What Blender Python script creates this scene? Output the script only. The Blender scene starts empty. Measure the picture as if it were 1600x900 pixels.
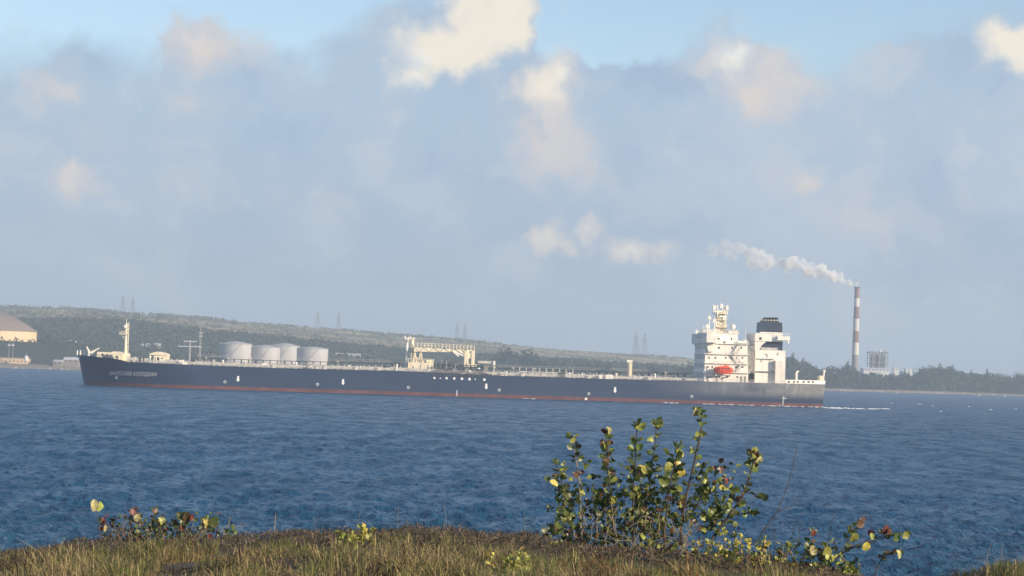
import bpy, bmesh, math, random
import numpy as np
from mathutils import Vector, Matrix, noise
random.seed(7); rng = np.random.default_rng(7)
R = math.radians
sc = bpy.context.scene
COL = sc.collection

# ------------------------------------------------------------------ camera
F = 3600.0                       # focal length in pixels of the 1600 px wide photograph
EYE = Vector((0, 0, 9.5)); ROLL = R(1.75); PITCH = math.atan(131 / F)
cam = bpy.data.cameras.new('camera'); cam.sensor_width = 36; cam.lens = F / 1600 * 36
cam.clip_start = 0.5; cam.clip_end = 30000
co = bpy.data.objects.new('camera', cam); COL.objects.link(co); sc.camera = co
hX = Vector((1, 0, 0)); fw = Vector((0, math.cos(PITCH), math.sin(PITCH))); up = Vector((0, -math.sin(PITCH), math.cos(PITCH)))
cr = hX * math.cos(ROLL) + up * math.sin(ROLL); cu = -hX * math.sin(ROLL) + up * math.cos(ROLL)
M = Matrix((cr, cu, -fw)).transposed().to_4x4(); M.translation = EYE; co.matrix_world = M

def ray(px, py):
    return (cr * (px - 800) + cu * (450 - py) + fw * F).normalized()
def at(px, py, Y):
    d = ray(px, py); return EYE + d * (Y / d.y)

# ------------------------------------------------------------------ light
SUN_EL, SUN_AZ = R(17), math.atan2(0.80, -0.60)      # azimuth from +Y towards +X
sd = Vector((math.sin(SUN_AZ) * math.cos(SUN_EL), math.cos(SUN_AZ) * math.cos(SUN_EL), math.sin(SUN_EL)))
sl = bpy.data.lights.new('sun', 'SUN'); sl.energy = 4.9; sl.angle = R(0.55); sl.color = (1.0, 0.83, 0.61)
so = bpy.data.objects.new('sun', sl); COL.objects.link(so); so.rotation_euler = sd.to_track_quat('Z', 'Y').to_euler()
sc.view_settings.view_transform = 'Standard'; sc.view_settings.look = 'None'
sc.view_settings.exposure = 0.35; sc.view_settings.gamma = 1
sc.cycles.use_denoising = True
sc.cycles.max_bounces = 8; sc.cycles.volume_bounces = 8; sc.cycles.transparent_max_bounces = 12
sc.cycles.sample_clamp_indirect = 4

# ------------------------------------------------------------------ node helper
class NT:
    def __init__(s, tree): s.t = tree; s.n = tree.nodes; s.l = tree.links
    def link(s, a, b):
        if hasattr(a, 'is_output') or isinstance(a, bpy.types.NodeSocket): s.l.new(a, b)
        else: b.default_value = a
    def node(s, typ, **kw):
        nd = s.n.new(typ)
        for k, v in kw.items(): setattr(nd, k, v)
        return nd
    def math(s, op, a, b=0.0, c=None, clamp=False):
        nd = s.node('ShaderNodeMath', operation=op, use_clamp=clamp)
        s.link(a, nd.inputs[0]); s.link(b, nd.inputs[1])
        if c is not None: s.link(c, nd.inputs[2])
        return nd.outputs[0]
    def vmath(s, op, a, b=None, out=0):
        nd = s.node('ShaderNodeVectorMath', operation=op)
        s.link(a, nd.inputs[0])
        if b is not None: s.link(b, nd.inputs[3] if op == 'SCALE' else nd.inputs[1])
        return nd.outputs[out]
    def noise(s, vec, scale, detail=4, rough=.5, dist=0.0):
        nd = s.node('ShaderNodeTexNoise'); nd.inputs['Scale'].default_value = scale
        nd.inputs['Detail'].default_value = detail; nd.inputs['Roughness'].default_value = rough
        nd.inputs['Distortion'].default_value = dist
        if vec is not None: s.l.new(vec, nd.inputs['Vector'])
        return nd.outputs[0]
    def step(s, v, lo, hi):
        nd = s.node('ShaderNodeMapRange', interpolation_type='SMOOTHSTEP')
        s.link(v, nd.inputs[0]); s.link(lo, nd.inputs[1]); s.link(hi, nd.inputs[2])
        return nd.outputs[0]
    def mix(s, f, a, b, mode='MIX'):
        nd = s.node('ShaderNodeMix', data_type='RGBA', blend_type=mode)
        s.link(f, nd.inputs[0])
        for v, i in ((a, 6), (b, 7)):
            if isinstance(v, (tuple, list)): v = tuple(v) + (1,) if len(v) == 3 else tuple(v)
            s.link(v, nd.inputs[i])
        return nd.outputs[2]
    def ramp(s, f, stops):
        nd = s.node('ShaderNodeValToRGB'); s.l.new(f, nd.inputs[0]); e = nd.color_ramp.elements
        while len(e) < len(stops): e.new(0.5)
        for k, (p, c) in enumerate(stops): e[k].position = p; e[k].color = tuple(c) + (1,) if len(c) == 3 else c
        return nd.outputs[0]

def srgb(r, g, b):                # a radiance that the chosen exposure shows as that sRGB value
    f = lambda c: ((c / 255 / 12.92) if c / 255 <= .04045 else ((c / 255 + .055) / 1.055) ** 2.4) / 2 ** .35
    return (f(r), f(g), f(b))

# ------------------------------------------------------------------ sky
wd = bpy.data.worlds.new('World'); sc.world = wd; wd.use_nodes = True
wd.node_tree.nodes.clear(); W = NT(wd.node_tree)
sky = W.node('ShaderNodeTexSky', sky_type='NISHITA'); sky.sun_disc = False
sky.sun_elevation = SUN_EL; sky.sun_rotation = SUN_AZ; sky.air_density = 1.0; sky.dust_density = 0.4; sky.ozone_density = 1.2
D = W.node('ShaderNodeTexCoord').outputs['Generated']
SKY_STRENGTH = 0.12
clear = W.mix(1.0, sky.outputs[0], (1.0, 1.02, 1.10), 'MULTIPLY')
clear = W.vmath('SCALE', clear, SKY_STRENGTH)
sx = W.node('ShaderNodeSeparateXYZ'); W.l.new(D, sx.inputs[0])
az = W.math('ARCTAN2', sx.outputs[0], sx.outputs[1]); el = W.math('ARCSINE', sx.outputs[2])
def angles(px, py):
    d = ray(px, py); return math.atan2(d.x, d.y), math.asin(d.z)
# warped direction for billowy edges
warp = W.node('ShaderNodeTexNoise'); warp.inputs['Scale'].default_value = 22; warp.inputs['Detail'].default_value = 5; warp.inputs['Roughness'].default_value = .55
W.l.new(D, warp.inputs['Vector'])
wv = W.vmath('SUBTRACT', warp.outputs[1], (0.5, 0.5, 0.5)); wv = W.vmath('SCALE', wv, 0.038)
warp2 = W.node('ShaderNodeTexNoise'); warp2.inputs['Scale'].default_value = 95; warp2.inputs['Detail'].default_value = 4; warp2.inputs['Roughness'].default_value = .55
W.l.new(D, warp2.inputs['Vector'])
wv2 = W.vmath('SCALE', W.vmath('SUBTRACT', warp2.outputs[1], (0.5, 0.5, 0.5)), 0.014)
DW = W.vmath('ADD', W.vmath('ADD', D, wv), wv2)
sw = W.node('ShaderNodeSeparateXYZ'); W.l.new(DW, sw.inputs[0])
azw = W.math('ARCTAN2', sw.outputs[0], sw.outputs[1]); elw = sw.outputs[2]
# top outline of the cloud bank: elevation over azimuth
bank = [(-100, 110), (0, 100), (120, 95), (240, 110), (270, 60), (330, 45), (420, 80), (480, 95), (520, 65), (590, 30), (640, 10), (700, -30), (800, -30), (822, 60), (850, 105),
        (900, 105), (950, 125), (1040, 120), (1075, 75), (1120, 55), (1180, 85), (1240, 115), (1300, 125), (1370, 100), (1450, 70), (1520, 55), (1580, 25), (1700, 40)]
fc = W.node('ShaderNodeFloatCurve'); cm = fc.mapping; cv = cm.curves[0]
A0, A1 = -0.34, 0.34; E1 = 0.2
pts = [(0.0, .62), (0.06, .70), (.12, .66)] + [((angles(*p)[0] - A0) / (A1 - A0), angles(*p)[1] / E1) for p in bank] + [(.88, .68), (.94, .72), (1.0, .66)]
pts.sort()
while len(cv.points) < len(pts): cv.points.new(0.5, 0.5)
for p, (x, y) in zip(cv.points, pts): p.location = (x, y); p.handle_type = 'AUTO'
cm.update()
W.l.new(W.math('DIVIDE', W.math('SUBTRACT', azw, A0), A1 - A0, clamp=True), fc.inputs['Value'])
edge = W.math('ADD', W.math('MULTIPLY', fc.outputs[0], E1), .006)
lum = W.noise(W.vmath('MULTIPLY', D, (1, 1, 1.5)), 9, 5, .55, .3)
edge = W.math('ADD', edge, W.math('MULTIPLY', W.math('SUBTRACT', lum, .5), .012))
soft = W.math('ADD', .004, W.math('MULTIPLY', W.step(W.noise(D, 17, 2), .35, .7), .022))
bankm = W.step(W.math('SUBTRACT', edge, elw), W.math('MULTIPLY', soft, -.5), soft)
# scattered clouds over the rest of the sky
hi = W.step(W.noise(W.vmath('MULTIPLY', DW, (1, 1, 1.8)), 3.2, 7, .58), .53, .70)
hi = W.math('MULTIPLY', hi, W.step(el, .17, .27))
# blobs of sunlit cloud
def blob(px, py, rx, ry, s=1.0, tilt=0):
    a, e = angles(px, py)
    da = W.math('DIVIDE', W.math('SUBTRACT', azw, a), rx / F); de = W.math('DIVIDE', W.math('SUBTRACT', elw, e), ry / F)
    if tilt:
        c, q = math.cos(R(tilt)), math.sin(R(tilt))
        da, de = W.math('ADD', W.math('MULTIPLY', da, c), W.math('MULTIPLY', de, q)), W.math('SUBTRACT', W.math('MULTIPLY', de, c), W.math('MULTIPLY', da, q))
    r2 = W.math('ADD', W.math('MULTIPLY', da, da), W.math('MULTIPLY', de, de))
    return W.math('MULTIPLY', W.math('SUBTRACT', 1.0, W.math('SQRT', r2), clamp=True), s)
def total(lst):
    t = None
    for b in lst:
        v = blob(*b); t = v if t is None else W.math('MAXIMUM', t, v)
    return t
sharp = total([(705, 75, 110, 70, 1.6, -35), (760, 30, 75, 110, 2.2), (640, 110, 70, 40, 1.0), (860, 135, 60, 70, 1.05), (1590, 70, 75, 62, 1.5, 0), (1140, 75, 60, 50, .85), (862, 372, 46, 34, .62), (915, 361, 42, 32, .55), (985, 387, 62, 32, .62), (1042, 390, 48, 24, .45), (130, 275, 48, 34, .45)])
bulk = total([(350, 70, 125, 70, .75, -25), (865, 190, 80, 140, 1.05), (830, 250, 60, 110, .6), (1200, 130, 120, 75, .85, -35), (1110, 95, 70, 60, .5), (130, 280, 60, 45, .8), (85, 150, 90, 60, .45), (300, 165, 110, 60, .42, -30),
              (270, 300, 110, 70, .5), (540, 330, 90, 50, .42), (1260, 300, 34, 42, .55), (920, 260, 90, 80, .42), (1420, 330, 190, 110, .34), (1385, 395, 60, 50, .38), (862, 372, 46, 36, 1.0),
              (915, 362, 44, 34, .9), (985, 385, 66, 36, 1.0), (1040, 388, 60, 26, .75), (1500, 290, 130, 60, .3), (150, 215, 100, 70, .3)])
tex = W.noise(DW, 40, 6, .6)
sharpm = W.step(W.math('ADD', sharp, W.math('MULTIPLY', W.math('SUBTRACT', tex, .5), 1.1)), .05, 1.05)
bulkm = W.math('MULTIPLY', W.step(W.math('ADD', bulk, W.math('MULTIPLY', W.math('SUBTRACT', tex, .5), .75)), .02, .80), 1.0)
# relief of the bank: its field compared with the same field a little towards the sun
def field(off):
    v = W.vmath('MULTIPLY', W.vmath('ADD', DW, off), (1, 1, 1.25)); return W.math('ADD', W.noise(v, 15, 7, .56), W.math('MULTIPLY', W.noise(v, 5.5, 3, .5), .6))
f0 = field((0, 0, 0)); rel = W.math('SUBTRACT', f0, field((.014, 0, .011)))
lit = W.step(rel, .02, .17); shd = W.step(W.math('MULTIPLY', rel, -1), .02, .17)
hor = srgb(157, 176, 201); mid = srgb(175, 196, 218); pale = srgb(200, 209, 222)
grey = W.mix(W.step(el, .0, .12), hor, mid)
grey = W.mix(W.math('MULTIPLY', W.step(f0, .72, 1.0), .55), grey, pale)
up_ = W.math('ADD', .25, W.math('MULTIPLY', W.step(el, .02, .12), .6))
grey = W.mix(W.math('MULTIPLY', W.math('MULTIPLY', lit, up_), .55), grey, srgb(214, 212, 215))
grey = W.mix(W.math('MULTIPLY', W.math('MULTIPLY', shd, up_), .55), grey, srgb(153, 176, 206))
c = W.mix(W.math('MULTIPLY', hi, .8), clear, srgb(222, 222, 226))
c = W.mix(W.math('MULTIPLY', bankm, .95), c, grey)
c = W.mix(W.math('MULTIPLY', bulkm, W.math('ADD', .7, W.math('MULTIPLY', W.math('SUBTRACT', lit, shd), .4), clamp=True)), c, srgb(232, 219, 209))
cumul = W.mix(W.math('MULTIPLY', shd, .4), W.mix(lit, srgb(255, 244, 224), srgb(255, 255, 246)), srgb(226, 221, 218))
c = W.mix(W.math('MULTIPLY', sharpm, .96), c, cumul)
# thickening air towards and below the horizon
c = W.mix(W.step(W.math('MULTIPLY', el, -1), -.05, .02), c, hor)
bg = W.node('ShaderNodeBackground'); W.l.new(c, bg.inputs[0]); bg.inputs[1].default_value = 1.0
wo = W.node('ShaderNodeOutputWorld'); W.l.new(bg.outputs[0], wo.inputs[0])

# ------------------------------------------------------------------ object helpers
def tag(o, label=None, cat=None, group=None, kind=None):
    if label: o['label'] = label
    if cat: o['category'] = cat
    if group: o['group'] = group
    if kind: o['kind'] = kind
    return o
def empty(name, loc=(0, 0, 0), rz=0.0, label=None, cat=None, group=None):
    o = bpy.data.objects.new(name, None); COL.objects.link(o); o.location = loc; o.rotation_euler = (0, 0, rz)
    o.empty_display_size = .5
    return tag(o, label, cat, group)
def copy_tree(o, parent=None):
    c_ = o.copy(); COL.objects.link(c_)
    if parent: c_.parent = parent
    for ch in list(o.children): copy_tree(ch, c_)
    return c_
class MB:
    def __init__(s): s.v = []; s.f = []
    def add(s, v, f):
        n = len(s.v); s.v += [tuple(p) for p in v]; s.f += [tuple(i + n for i in q) for q in f]
    def box(s, x0, x1, y0, y1, z0, z1, tx=0.0, ty=0.0):
        s.add([(x0, y0, z0), (x1, y0, z0), (x1, y1, z0), (x0, y1, z0), (x0 + tx, y0 + ty, z1), (x1 - tx, y0 + ty, z1), (x1 - tx, y1 - ty, z1), (x0 + tx, y1 - ty, z1)],
              [(0, 3, 2, 1), (4, 5, 6, 7), (0, 1, 5, 4), (1, 2, 6, 5), (2, 3, 7, 6), (3, 0, 4, 7)])
    def tube(s, p0, p1, r0, r1=None, n=6, cap=True):
        r1 = r0 if r1 is None else r1
        p0, p1 = Vector(p0), Vector(p1); d = (p1 - p0).normalized()
        a = d.orthogonal().normalized(); b = d.cross(a)
        v = []
        for p, r in ((p0, r0), (p1, r1)):
            for k in range(n):
                t = 2 * math.pi * k / n; v.append(p + a * (r * math.cos(t)) + b * (r * math.sin(t)))
        f = [(k, (k + 1) % n, n + (k + 1) % n, n + k) for k in range(n)]
        if cap: f += [tuple(range(n - 1, -1, -1)), tuple(range(n, 2 * n))]
        s.add(v, f)
    def path(s, pts, r0, r1, n=6):
        pts = [Vector(p) for p in pts]; m = len(pts)
        for i in range(m - 1):
            s.tube(pts[i], pts[i + 1], r0 + (r1 - r0) * i / (m - 1), r0 + (r1 - r0) * (i + 1) / (m - 1), n, cap=True)
    def lathe(s, prof, n=32, c=(0, 0, 0)):
        v = []; f = []
        for r, z in prof:
            for k in range(n):
                t = 2 * math.pi * k / n; v.append((c[0] + r * math.cos(t), c[1] + r * math.sin(t), c[2] + z))
        for i in range(len(prof) - 1):
            for k in range(n): f.append((i * n + k, i * n + (k + 1) % n, (i + 1) * n + (k + 1) % n, (i + 1) * n + k))
        f.append(tuple(range((len(prof) - 1) * n, len(prof) * n)))
        s.add(v, f)
    def prism(s, poly, y0, y1):           # poly in (x, z), extruded along y
        n = len(poly); v = [(x, y0, z) for x, z in poly] + [(x, y1, z) for x, z in poly]
        s.add(v, [tuple(range(n)), tuple(range(2 * n - 1, n - 1, -1))] + [(i, i + n, (i + 1) % n + n, (i + 1) % n) for i in range(n)])
    def build(s, name, mat, parent=None, smooth=False, kind=None, loc=None):
        me = bpy.data.meshes.new(name); me.from_pydata(s.v, [], s.f); me.update()
        bm = bmesh.new(); bm.from_mesh(me); bmesh.ops.recalc_face_normals(bm, faces=bm.faces); bm.to_mesh(me); bm.free()
        me.materials.append(mat)
        if smooth:
            for p in me.polygons: p.use_smooth = True
            me.set_sharp_from_angle(angle=R(40))
        o = bpy.data.objects.new(name, me); COL.objects.link(o)
        if parent: o.parent = parent
        if loc: o.location = loc
        if kind: o['kind'] = kind
        return o
def np_mesh(name, v, f, mat, parent=None, kind=None, col=None, smooth=False):
    """v (n,3), f (m,k) arrays; col (n,3) vertex colour of the things themselves"""
    me = bpy.data.meshes.new(name); k = f.shape[1]
    me.vertices.add(len(v)); me.vertices.foreach_set('co', np.ascontiguousarray(v, np.float32).ravel())
    me.loops.add(f.size); me.loops.foreach_set('vertex_index', np.ascontiguousarray(f, np.int32).ravel())
    me.polygons.add(len(f)); me.polygons.foreach_set('loop_start', np.arange(0, f.size, k, dtype=np.int32))
    if smooth: me.polygons.foreach_set('use_smooth', np.ones(len(f), bool))
    me.update(calc_edges=True)
    if col is not None:
        ca = me.color_attributes.new('tint', 'FLOAT_COLOR', 'POINT')
        ca.data.foreach_set('color', np.concatenate([col, np.ones((len(col), 1))], 1).astype(np.float32).ravel())
    me.materials.append(mat)
    o = bpy.data.objects.new(name, me); COL.objects.link(o)
    if parent: o.parent = parent
    if kind: o['kind'] = kind
    return o

# ------------------------------------------------------------------ materials
def mat(name, col, rough=.7, var=.12, scale=.6, metal=0.0, bump=0.0, streak=False, col2=None, spec=.4):
    m = bpy.data.materials.new(name); m.use_nodes = True; N = NT(m.node_tree); p = N.n['Principled BSDF']
    tc = N.node('ShaderNodeTexCoord').outputs['Object']
    v = N.vmath('MULTIPLY', tc, (1, 1, .18)) if streak else tc
    n = N.noise(v, scale, 5, .6)
    dark = tuple(x * (1 - var) for x in col); lite = tuple(min(1, x * (1 + var)) for x in col)
    cc = N.mix(N.step(n, .3, .7), dark, lite)
    if col2: cc = N.mix(N.math('MULTIPLY', N.step(N.noise(v, scale * 2.3, 6, .65), .56, .72), .7), cc, col2)
    N.l.new(cc, p.inputs['Base Color']); p.inputs['Roughness'].default_value = rough; p.inputs['Metallic'].default_value = metal
    p.inputs['Specular IOR Level'].default_value = spec
    if bump:
        b = N.node('ShaderNodeBump'); b.inputs['Strength'].default_value = bump; N.l.new(N.noise(tc, scale * 4, 4), b.inputs['Height']); N.l.new(b.outputs[0], p.inputs['Normal'])
    return m
def tint_mat(name, rough=.8, trans=.0, spec=.2):
    m = bpy.data.materials.new(name); m.use_nodes = True; N = NT(m.node_tree); p = N.n['Principled BSDF']
    a = N.node('ShaderNodeVertexColor', layer_name='tint')
    N.l.new(a.outputs[0], p.inputs['Base Color']); p.inputs['Roughness'].default_value = rough; p.inputs['Specular IOR Level'].default_value = spec
    if trans:
        t = N.node('ShaderNodeBsdfTranslucent'); N.l.new(a.outputs[0], t.inputs[0])
        mx = N.node('ShaderNodeMixShader'); mx.inputs[0].default_value = trans
        N.l.new(p.outputs[0], mx.inputs[1]); N.l.new(t.outputs[0], mx.inputs[2]); N.l.new(mx.outputs[0], N.n['Material Output'].inputs[0])
    return m
white = mat('white_paint', (.84, .80, .72), .55, .10, .35, streak=True, col2=(.55, .45, .32))
cream = mat('cream_paint', (.78, .70, .53), .55, .10, .5, streak=True, col2=(.55, .42, .26))
grey_p = mat('grey_paint', (.30, .32, .33), .6, .2, .8)
pale_p = mat('pale_paint', (.52, .50, .46), .6, .25, .9)
pipe_p = mat('pipe_paint', (.22, .23, .24), .6, .3, .4)
deck_p = mat('deck_paint', (.13, .11, .10), .75, .3, .5)
dark_p = mat('dark_steel', (.05, .06, .07), .6, .3, .6)
navy = mat('navy_funnel', (.030, .042, .075), .45, .2, .4)
black = mat('dark_opening', (.02, .022, .025), .4, .1)
glass = mat('window_glass', (.035, .045, .055), .12, .1, spec=.6)
red_b = mat('boot_red', (.135, .055, .058), .75, .25, .25, streak=False, col2=(.13, .08, .08))
orange = mat('lifeboat_orange', (.85, .10, .035), .45, .08, .8)
mark_w = mat('mark_white', (.82, .82, .80), .6, .05)
letter_w = mat('letter_white', (.62, .64, .66), .6, .1)

# ------------------------------------------------------------------ water
def make_water():
    y = [70.0]
    while y[-1] < 2900: y.append(y[-1] * 1.0030)
    y = np.array(y); nc = 560; a = np.linspace(-.31, .31, nc)
    X = a[None, :] * y[:, None]; Y = np.repeat(y[:, None], nc, 1); dy = .0030 * y[:, None]
    Z = np.zeros_like(X); DX = np.zeros_like(X); DY = np.zeros_like(X)
    g = np.random.default_rng(3); nw = 84
    for k in range(nw):
        lam = .6 * (10.0 / .6) ** (k / (nw - 1)); lam *= g.uniform(.92, 1.08)
        th = R(215) + g.normal(0, R(62))                     # waves run towards the shore and to one side
        kx, ky = math.sin(th) * 2 * math.pi / lam, math.cos(th) * 2 * math.pi / lam
        amp = .0170 * lam / (1 + (lam / 2.0) ** 1.7)
        w = np.clip((lam / np.maximum(abs(math.cos(th)), .25) / dy - 1.8) / 2.0, 0, 1) * np.clip(lam / (.0011 * y[:, None]) - 2, 0, 1)            # leave out what the rows cannot carry
        ph = kx * X + ky * Y + g.uniform(0, 6.28)
        s = np.sin(ph) * amp * w; cph = np.cos(ph) * amp * w
        Z += s; DX += cph * math.sin(th) * .8; DY += cph * math.cos(th) * .8
    # gusts: stretches of rougher and calmer water
    gx = np.sin(X * .021 + 1.3 * np.sin(Y * .013)) * np.sin(Y * .017 + X * .006); Z *= 1 + .35 * gx
    V = np.stack([X + DX, Y + DY, Z], -1).reshape(-1, 3)
    nr = len(y); i = np.arange(nr - 1)[:, None] * nc + np.arange(nc - 1)[None, :]
    Fq = np.stack([i, i + 1, i + nc + 1, i + nc], -1).reshape(-1, 4)
    # the flat rest of the sea round that wedge
    e = 5950; b = len(V); y0, y1 = y[0], y[-1]; l0, l1 = a[0] * y0, a[0] * y1
    ex = np.array([(-e, 20, -.2), (e, 20, -.2), (e, y0, 0), (-e, y0, 0), (l0, y0, -.3), (-l0, y0, -.3), (l1, y1, -.3), (-l1, y1, -.3), (-e, y1, 0), (e, y1, 0), (-e, e, 0), (e, e, 0), (l1, e, 0), (-l1, e, 0)])
    V = np.concatenate([V, ex]); q = lambda *t: [b + j for j in t]
    Fe = np.array([q(0, 1, 5, 4), q(0, 4, 3, 3), q(1, 2, 5, 5), q(3, 4, 6, 8), q(2, 9, 7, 5), q(6, 7, 13, 12), q(8, 6, 12, 10), q(7, 9, 11, 13)])
    Fe[1] = q(0, 4, 3, 0); Fe[2] = q(1, 2, 5, 1)
    Fe = np.array([r for r in Fe if len(set(r)) == 4])
    m = bpy.data.materials.new('sea_water'); m.use_nodes = True; N = NT(m.node_tree); p = N.n['Principled BSDF']
    ps = N.node('ShaderNodeNewGeometry').outputs['Position']
    n = N.noise(N.vmath('MULTIPLY', ps, (.012, .03, 0)), 1.0, 4, .6)
    cc = N.mix(N.step(n, .35, .7), (.010, .060, .135), (.015, .076, .165))
    sp = N.node('ShaderNodeSeparateXYZ'); N.l.new(ps, sp.inputs[0])
    cc = N.mix(N.step(sp.outputs[1], 190, 60), cc, (.018, .070, .115))       # shallower near the cliff
    h1 = N.noise(N.vmath('MULTIPLY', ps, (1.0, .45, 0)), 1.7, 5, .62); h2 = N.noise(N.vmath('MULTIPLY', ps, (.30, .10, 0)), 1.6, 5, .65)
    b_ = N.node('ShaderNodeBump'); b_.inputs['Strength'].default_value = .9; b_.inputs['Distance'].default_value = .28
    N.l.new(h1, b_.inputs['Height'])
    b2 = N.node('ShaderNodeBump'); b2.inputs['Strength'].default_value = .9; b2.inputs['Distance'].default_value = 1.2
    N.l.new(h2, b2.inputs['Height']); N.l.new(b_.outputs[0], b2.inputs['Normal'])
    # light coming back out of the deep water, under a rough, partly self-shading reflecting skin
    N.n.remove(p); df = N.node('ShaderNodeBsdfDiffuse'); N.l.new(cc, df.inputs[0]); N.l.new(b2.outputs[0], df.inputs['Normal'])
    gl = N.node('ShaderNodeBsdfGlossy'); gl.inputs['Color'].default_value = (.9, .95, 1, 1); gl.inputs['Roughness'].default_value = .22; N.l.new(b2.outputs[0], gl.inputs['Normal'])
    fr = N.node('ShaderNodeFresnel'); fr.inputs['IOR'].default_value = 1.333; N.l.new(b2.outputs[0], fr.inputs['Normal'])
    gust = N.step(N.noise(N.vmath('MULTIPLY', ps, (.20, .055, 0)), 1.0, 9, .80), .36, .64)      # cat's paws: rougher lanes reflect less sky
    mx = N.node('ShaderNodeMixShader'); N.l.new(N.math('MULTIPLY', N.math('MINIMUM', N.math('MULTIPLY', fr.outputs[0], .66), .50), N.math('ADD', .30, N.math('MULTIPLY', gust, .80))), mx.inputs[0]); N.l.new(df.outputs[0], mx.inputs[1]); N.l.new(gl.outputs[0], mx.inputs[2]); N.l.new(mx.outputs[0], N.n['Material Output'].inputs[0])
    o = np_mesh('water', V, np.concatenate([Fq, Fe]), m, smooth=True, kind='structure')
    return o
make_water()

# ------------------------------------------------------------------ far land
def interp(x, tab): return np.interp(x, [t[0] for t in tab], [t[1] for t in tab])
RIDGE_Y, SHELF_Y = 3800.0, 2750.0
ridge_px = [(-900, 500), (-400, 482), (0, 480), (60, 481), (120, 484), (200, 490), (300, 497), (400, 506), (480, 512), (560, 518), (640, 525), (720, 530), (780, 537), (880, 547), (960, 552), (1060, 558), (1150, 570), (1250, 588), (1400, 598), (1600, 602), (2400, 628)]
shelf_px = [(-900, 530), (-400, 512), (0, 503), (180, 503), (330, 520), (420, 529), (520, 539), (640, 551), (720, 556), (880, 566), (1060, 578), (1250, 594), (1400, 600), (1600, 605), (2400, 630)]
ridge_t = sorted((at(x, y, RIDGE_Y).x / RIDGE_Y, at(x, y, RIDGE_Y).z) for x, y in ridge_px)
shelf_t = sorted((at(x, y, SHELF_Y).x / SHELF_Y, at(x, y, SHELF_Y).z) for x, y in shelf_px)
coast_t = [(-.9, 1700), (-.25, 1880), (-.15, 1900), (0, 2050), (.1, 2300), (.2, 2480), (.3, 2560), (.9, 2600)]
tank_t = [(-.5, 26), (-.235, 24.0), (-.20, 22.0), (-.165, 12), (-.12, 7), (0, 5), (.1, 3), (.9, 2.5)]
def coast(a): return interp(a, coast_t)
def land_z(x, y):
    x = np.asarray(x, float); y = np.asarray(y, float); a = x / np.maximum(y, 1)
    yc = coast(a); zr = interp(a, ridge_t); zs = np.minimum(interp(a, shelf_t), zr - 1); zt = interp(a, tank_t)
    z = np.where(y < yc, np.maximum(-3, (y - yc) * .12), 0)
    k = lambda lo, hi: np.clip((y - lo) / np.maximum(hi - lo, 1), 0, 1)
    s = lambda t: t * t * (3 - 2 * t)
    bank_ = 2.4 * s(k(yc, yc + 25)); z = z + np.where(y >= yc, bank_, 0)
    z = z + (zt - 2.4) * s(k(yc + 40, yc + 130))
    y2 = np.maximum(yc + 180, 2260)
    z = z + (zs - zt) * k(y2, SHELF_Y) ** 1.0
    z = z + (zr - zs) * k(SHELF_Y, RIDGE_Y)
    z = z - (zr * .6) * s(k(RIDGE_Y, 5900))
    return z
def make_land():
    ys = np.concatenate([np.linspace(1650, 2700, 150), np.linspace(2710, 3900, 90), np.linspace(3950, 5900, 16)])
    as_ = np.linspace(-.62, .62, 330)
    X = as_[None] * ys[:, None]; Y = np.repeat(ys[:, None], len(as_), 1); Z = land_z(X, Y)
    nz = np.array([noise.fractal(Vector((x * .006, y * .006, 0)), 1.0, 2.0, 4) for x, y in zip(X.ravel(), Y.ravel())]).reshape(X.shape)
    Z = Z + np.where(Y > SHELF_Y - 200, nz * 1.6, np.where(Z > 1.5, nz * .5, 0))
    V = np.stack([X, Y, Z], -1).reshape(-1, 3); nc = len(as_)
    i = np.arange(len(ys) - 1)[:, None] * nc + np.arange(nc - 1)[None]
    Fq = np.stack([i, i + 1, i + nc + 1, i + nc], -1).reshape(-1, 4)
    # ground cover: sand and rock at the shore, leaf litter under the woods, dry grass on the hill
    n3 = .5 + .5 * np.clip(nz * 1.4, -1, 1)
    dry = np.array([.36, .285, .17])[None, None] * (.75 + .5 * n3[..., None]); olive = np.array([.16, .155, .075]); wood = np.array([.045, .055, .035]); sand = np.array([.30, .25, .19])
    hillm = np.clip((Y - SHELF_Y + 40 + nz * 70) / 80, 0, 1)[..., None]
    gm = np.clip((np.array([noise.fractal(Vector((x * .012 + 9, y * .006, 3)), 1.0, 2.0, 4) for x, y in zip(X.ravel(), Y.ravel())]).reshape(X.shape) + .15) * 2.2, 0, 1)[..., None]
    C = wood * (1 - hillm) + (dry * (1 - gm) + olive * gm) * hillm
    sm = np.clip((4.2 - Z + nz) / 2, 0, 1)[..., None] * (Y < 2700)[..., None]; C = C * (1 - sm) + sand * sm
    o = np_mesh('hills', V, Fq, tint_mat('hill_ground', .9), kind='structure', col=C.reshape(-1, 3), smooth=True)
make_land()

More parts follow.
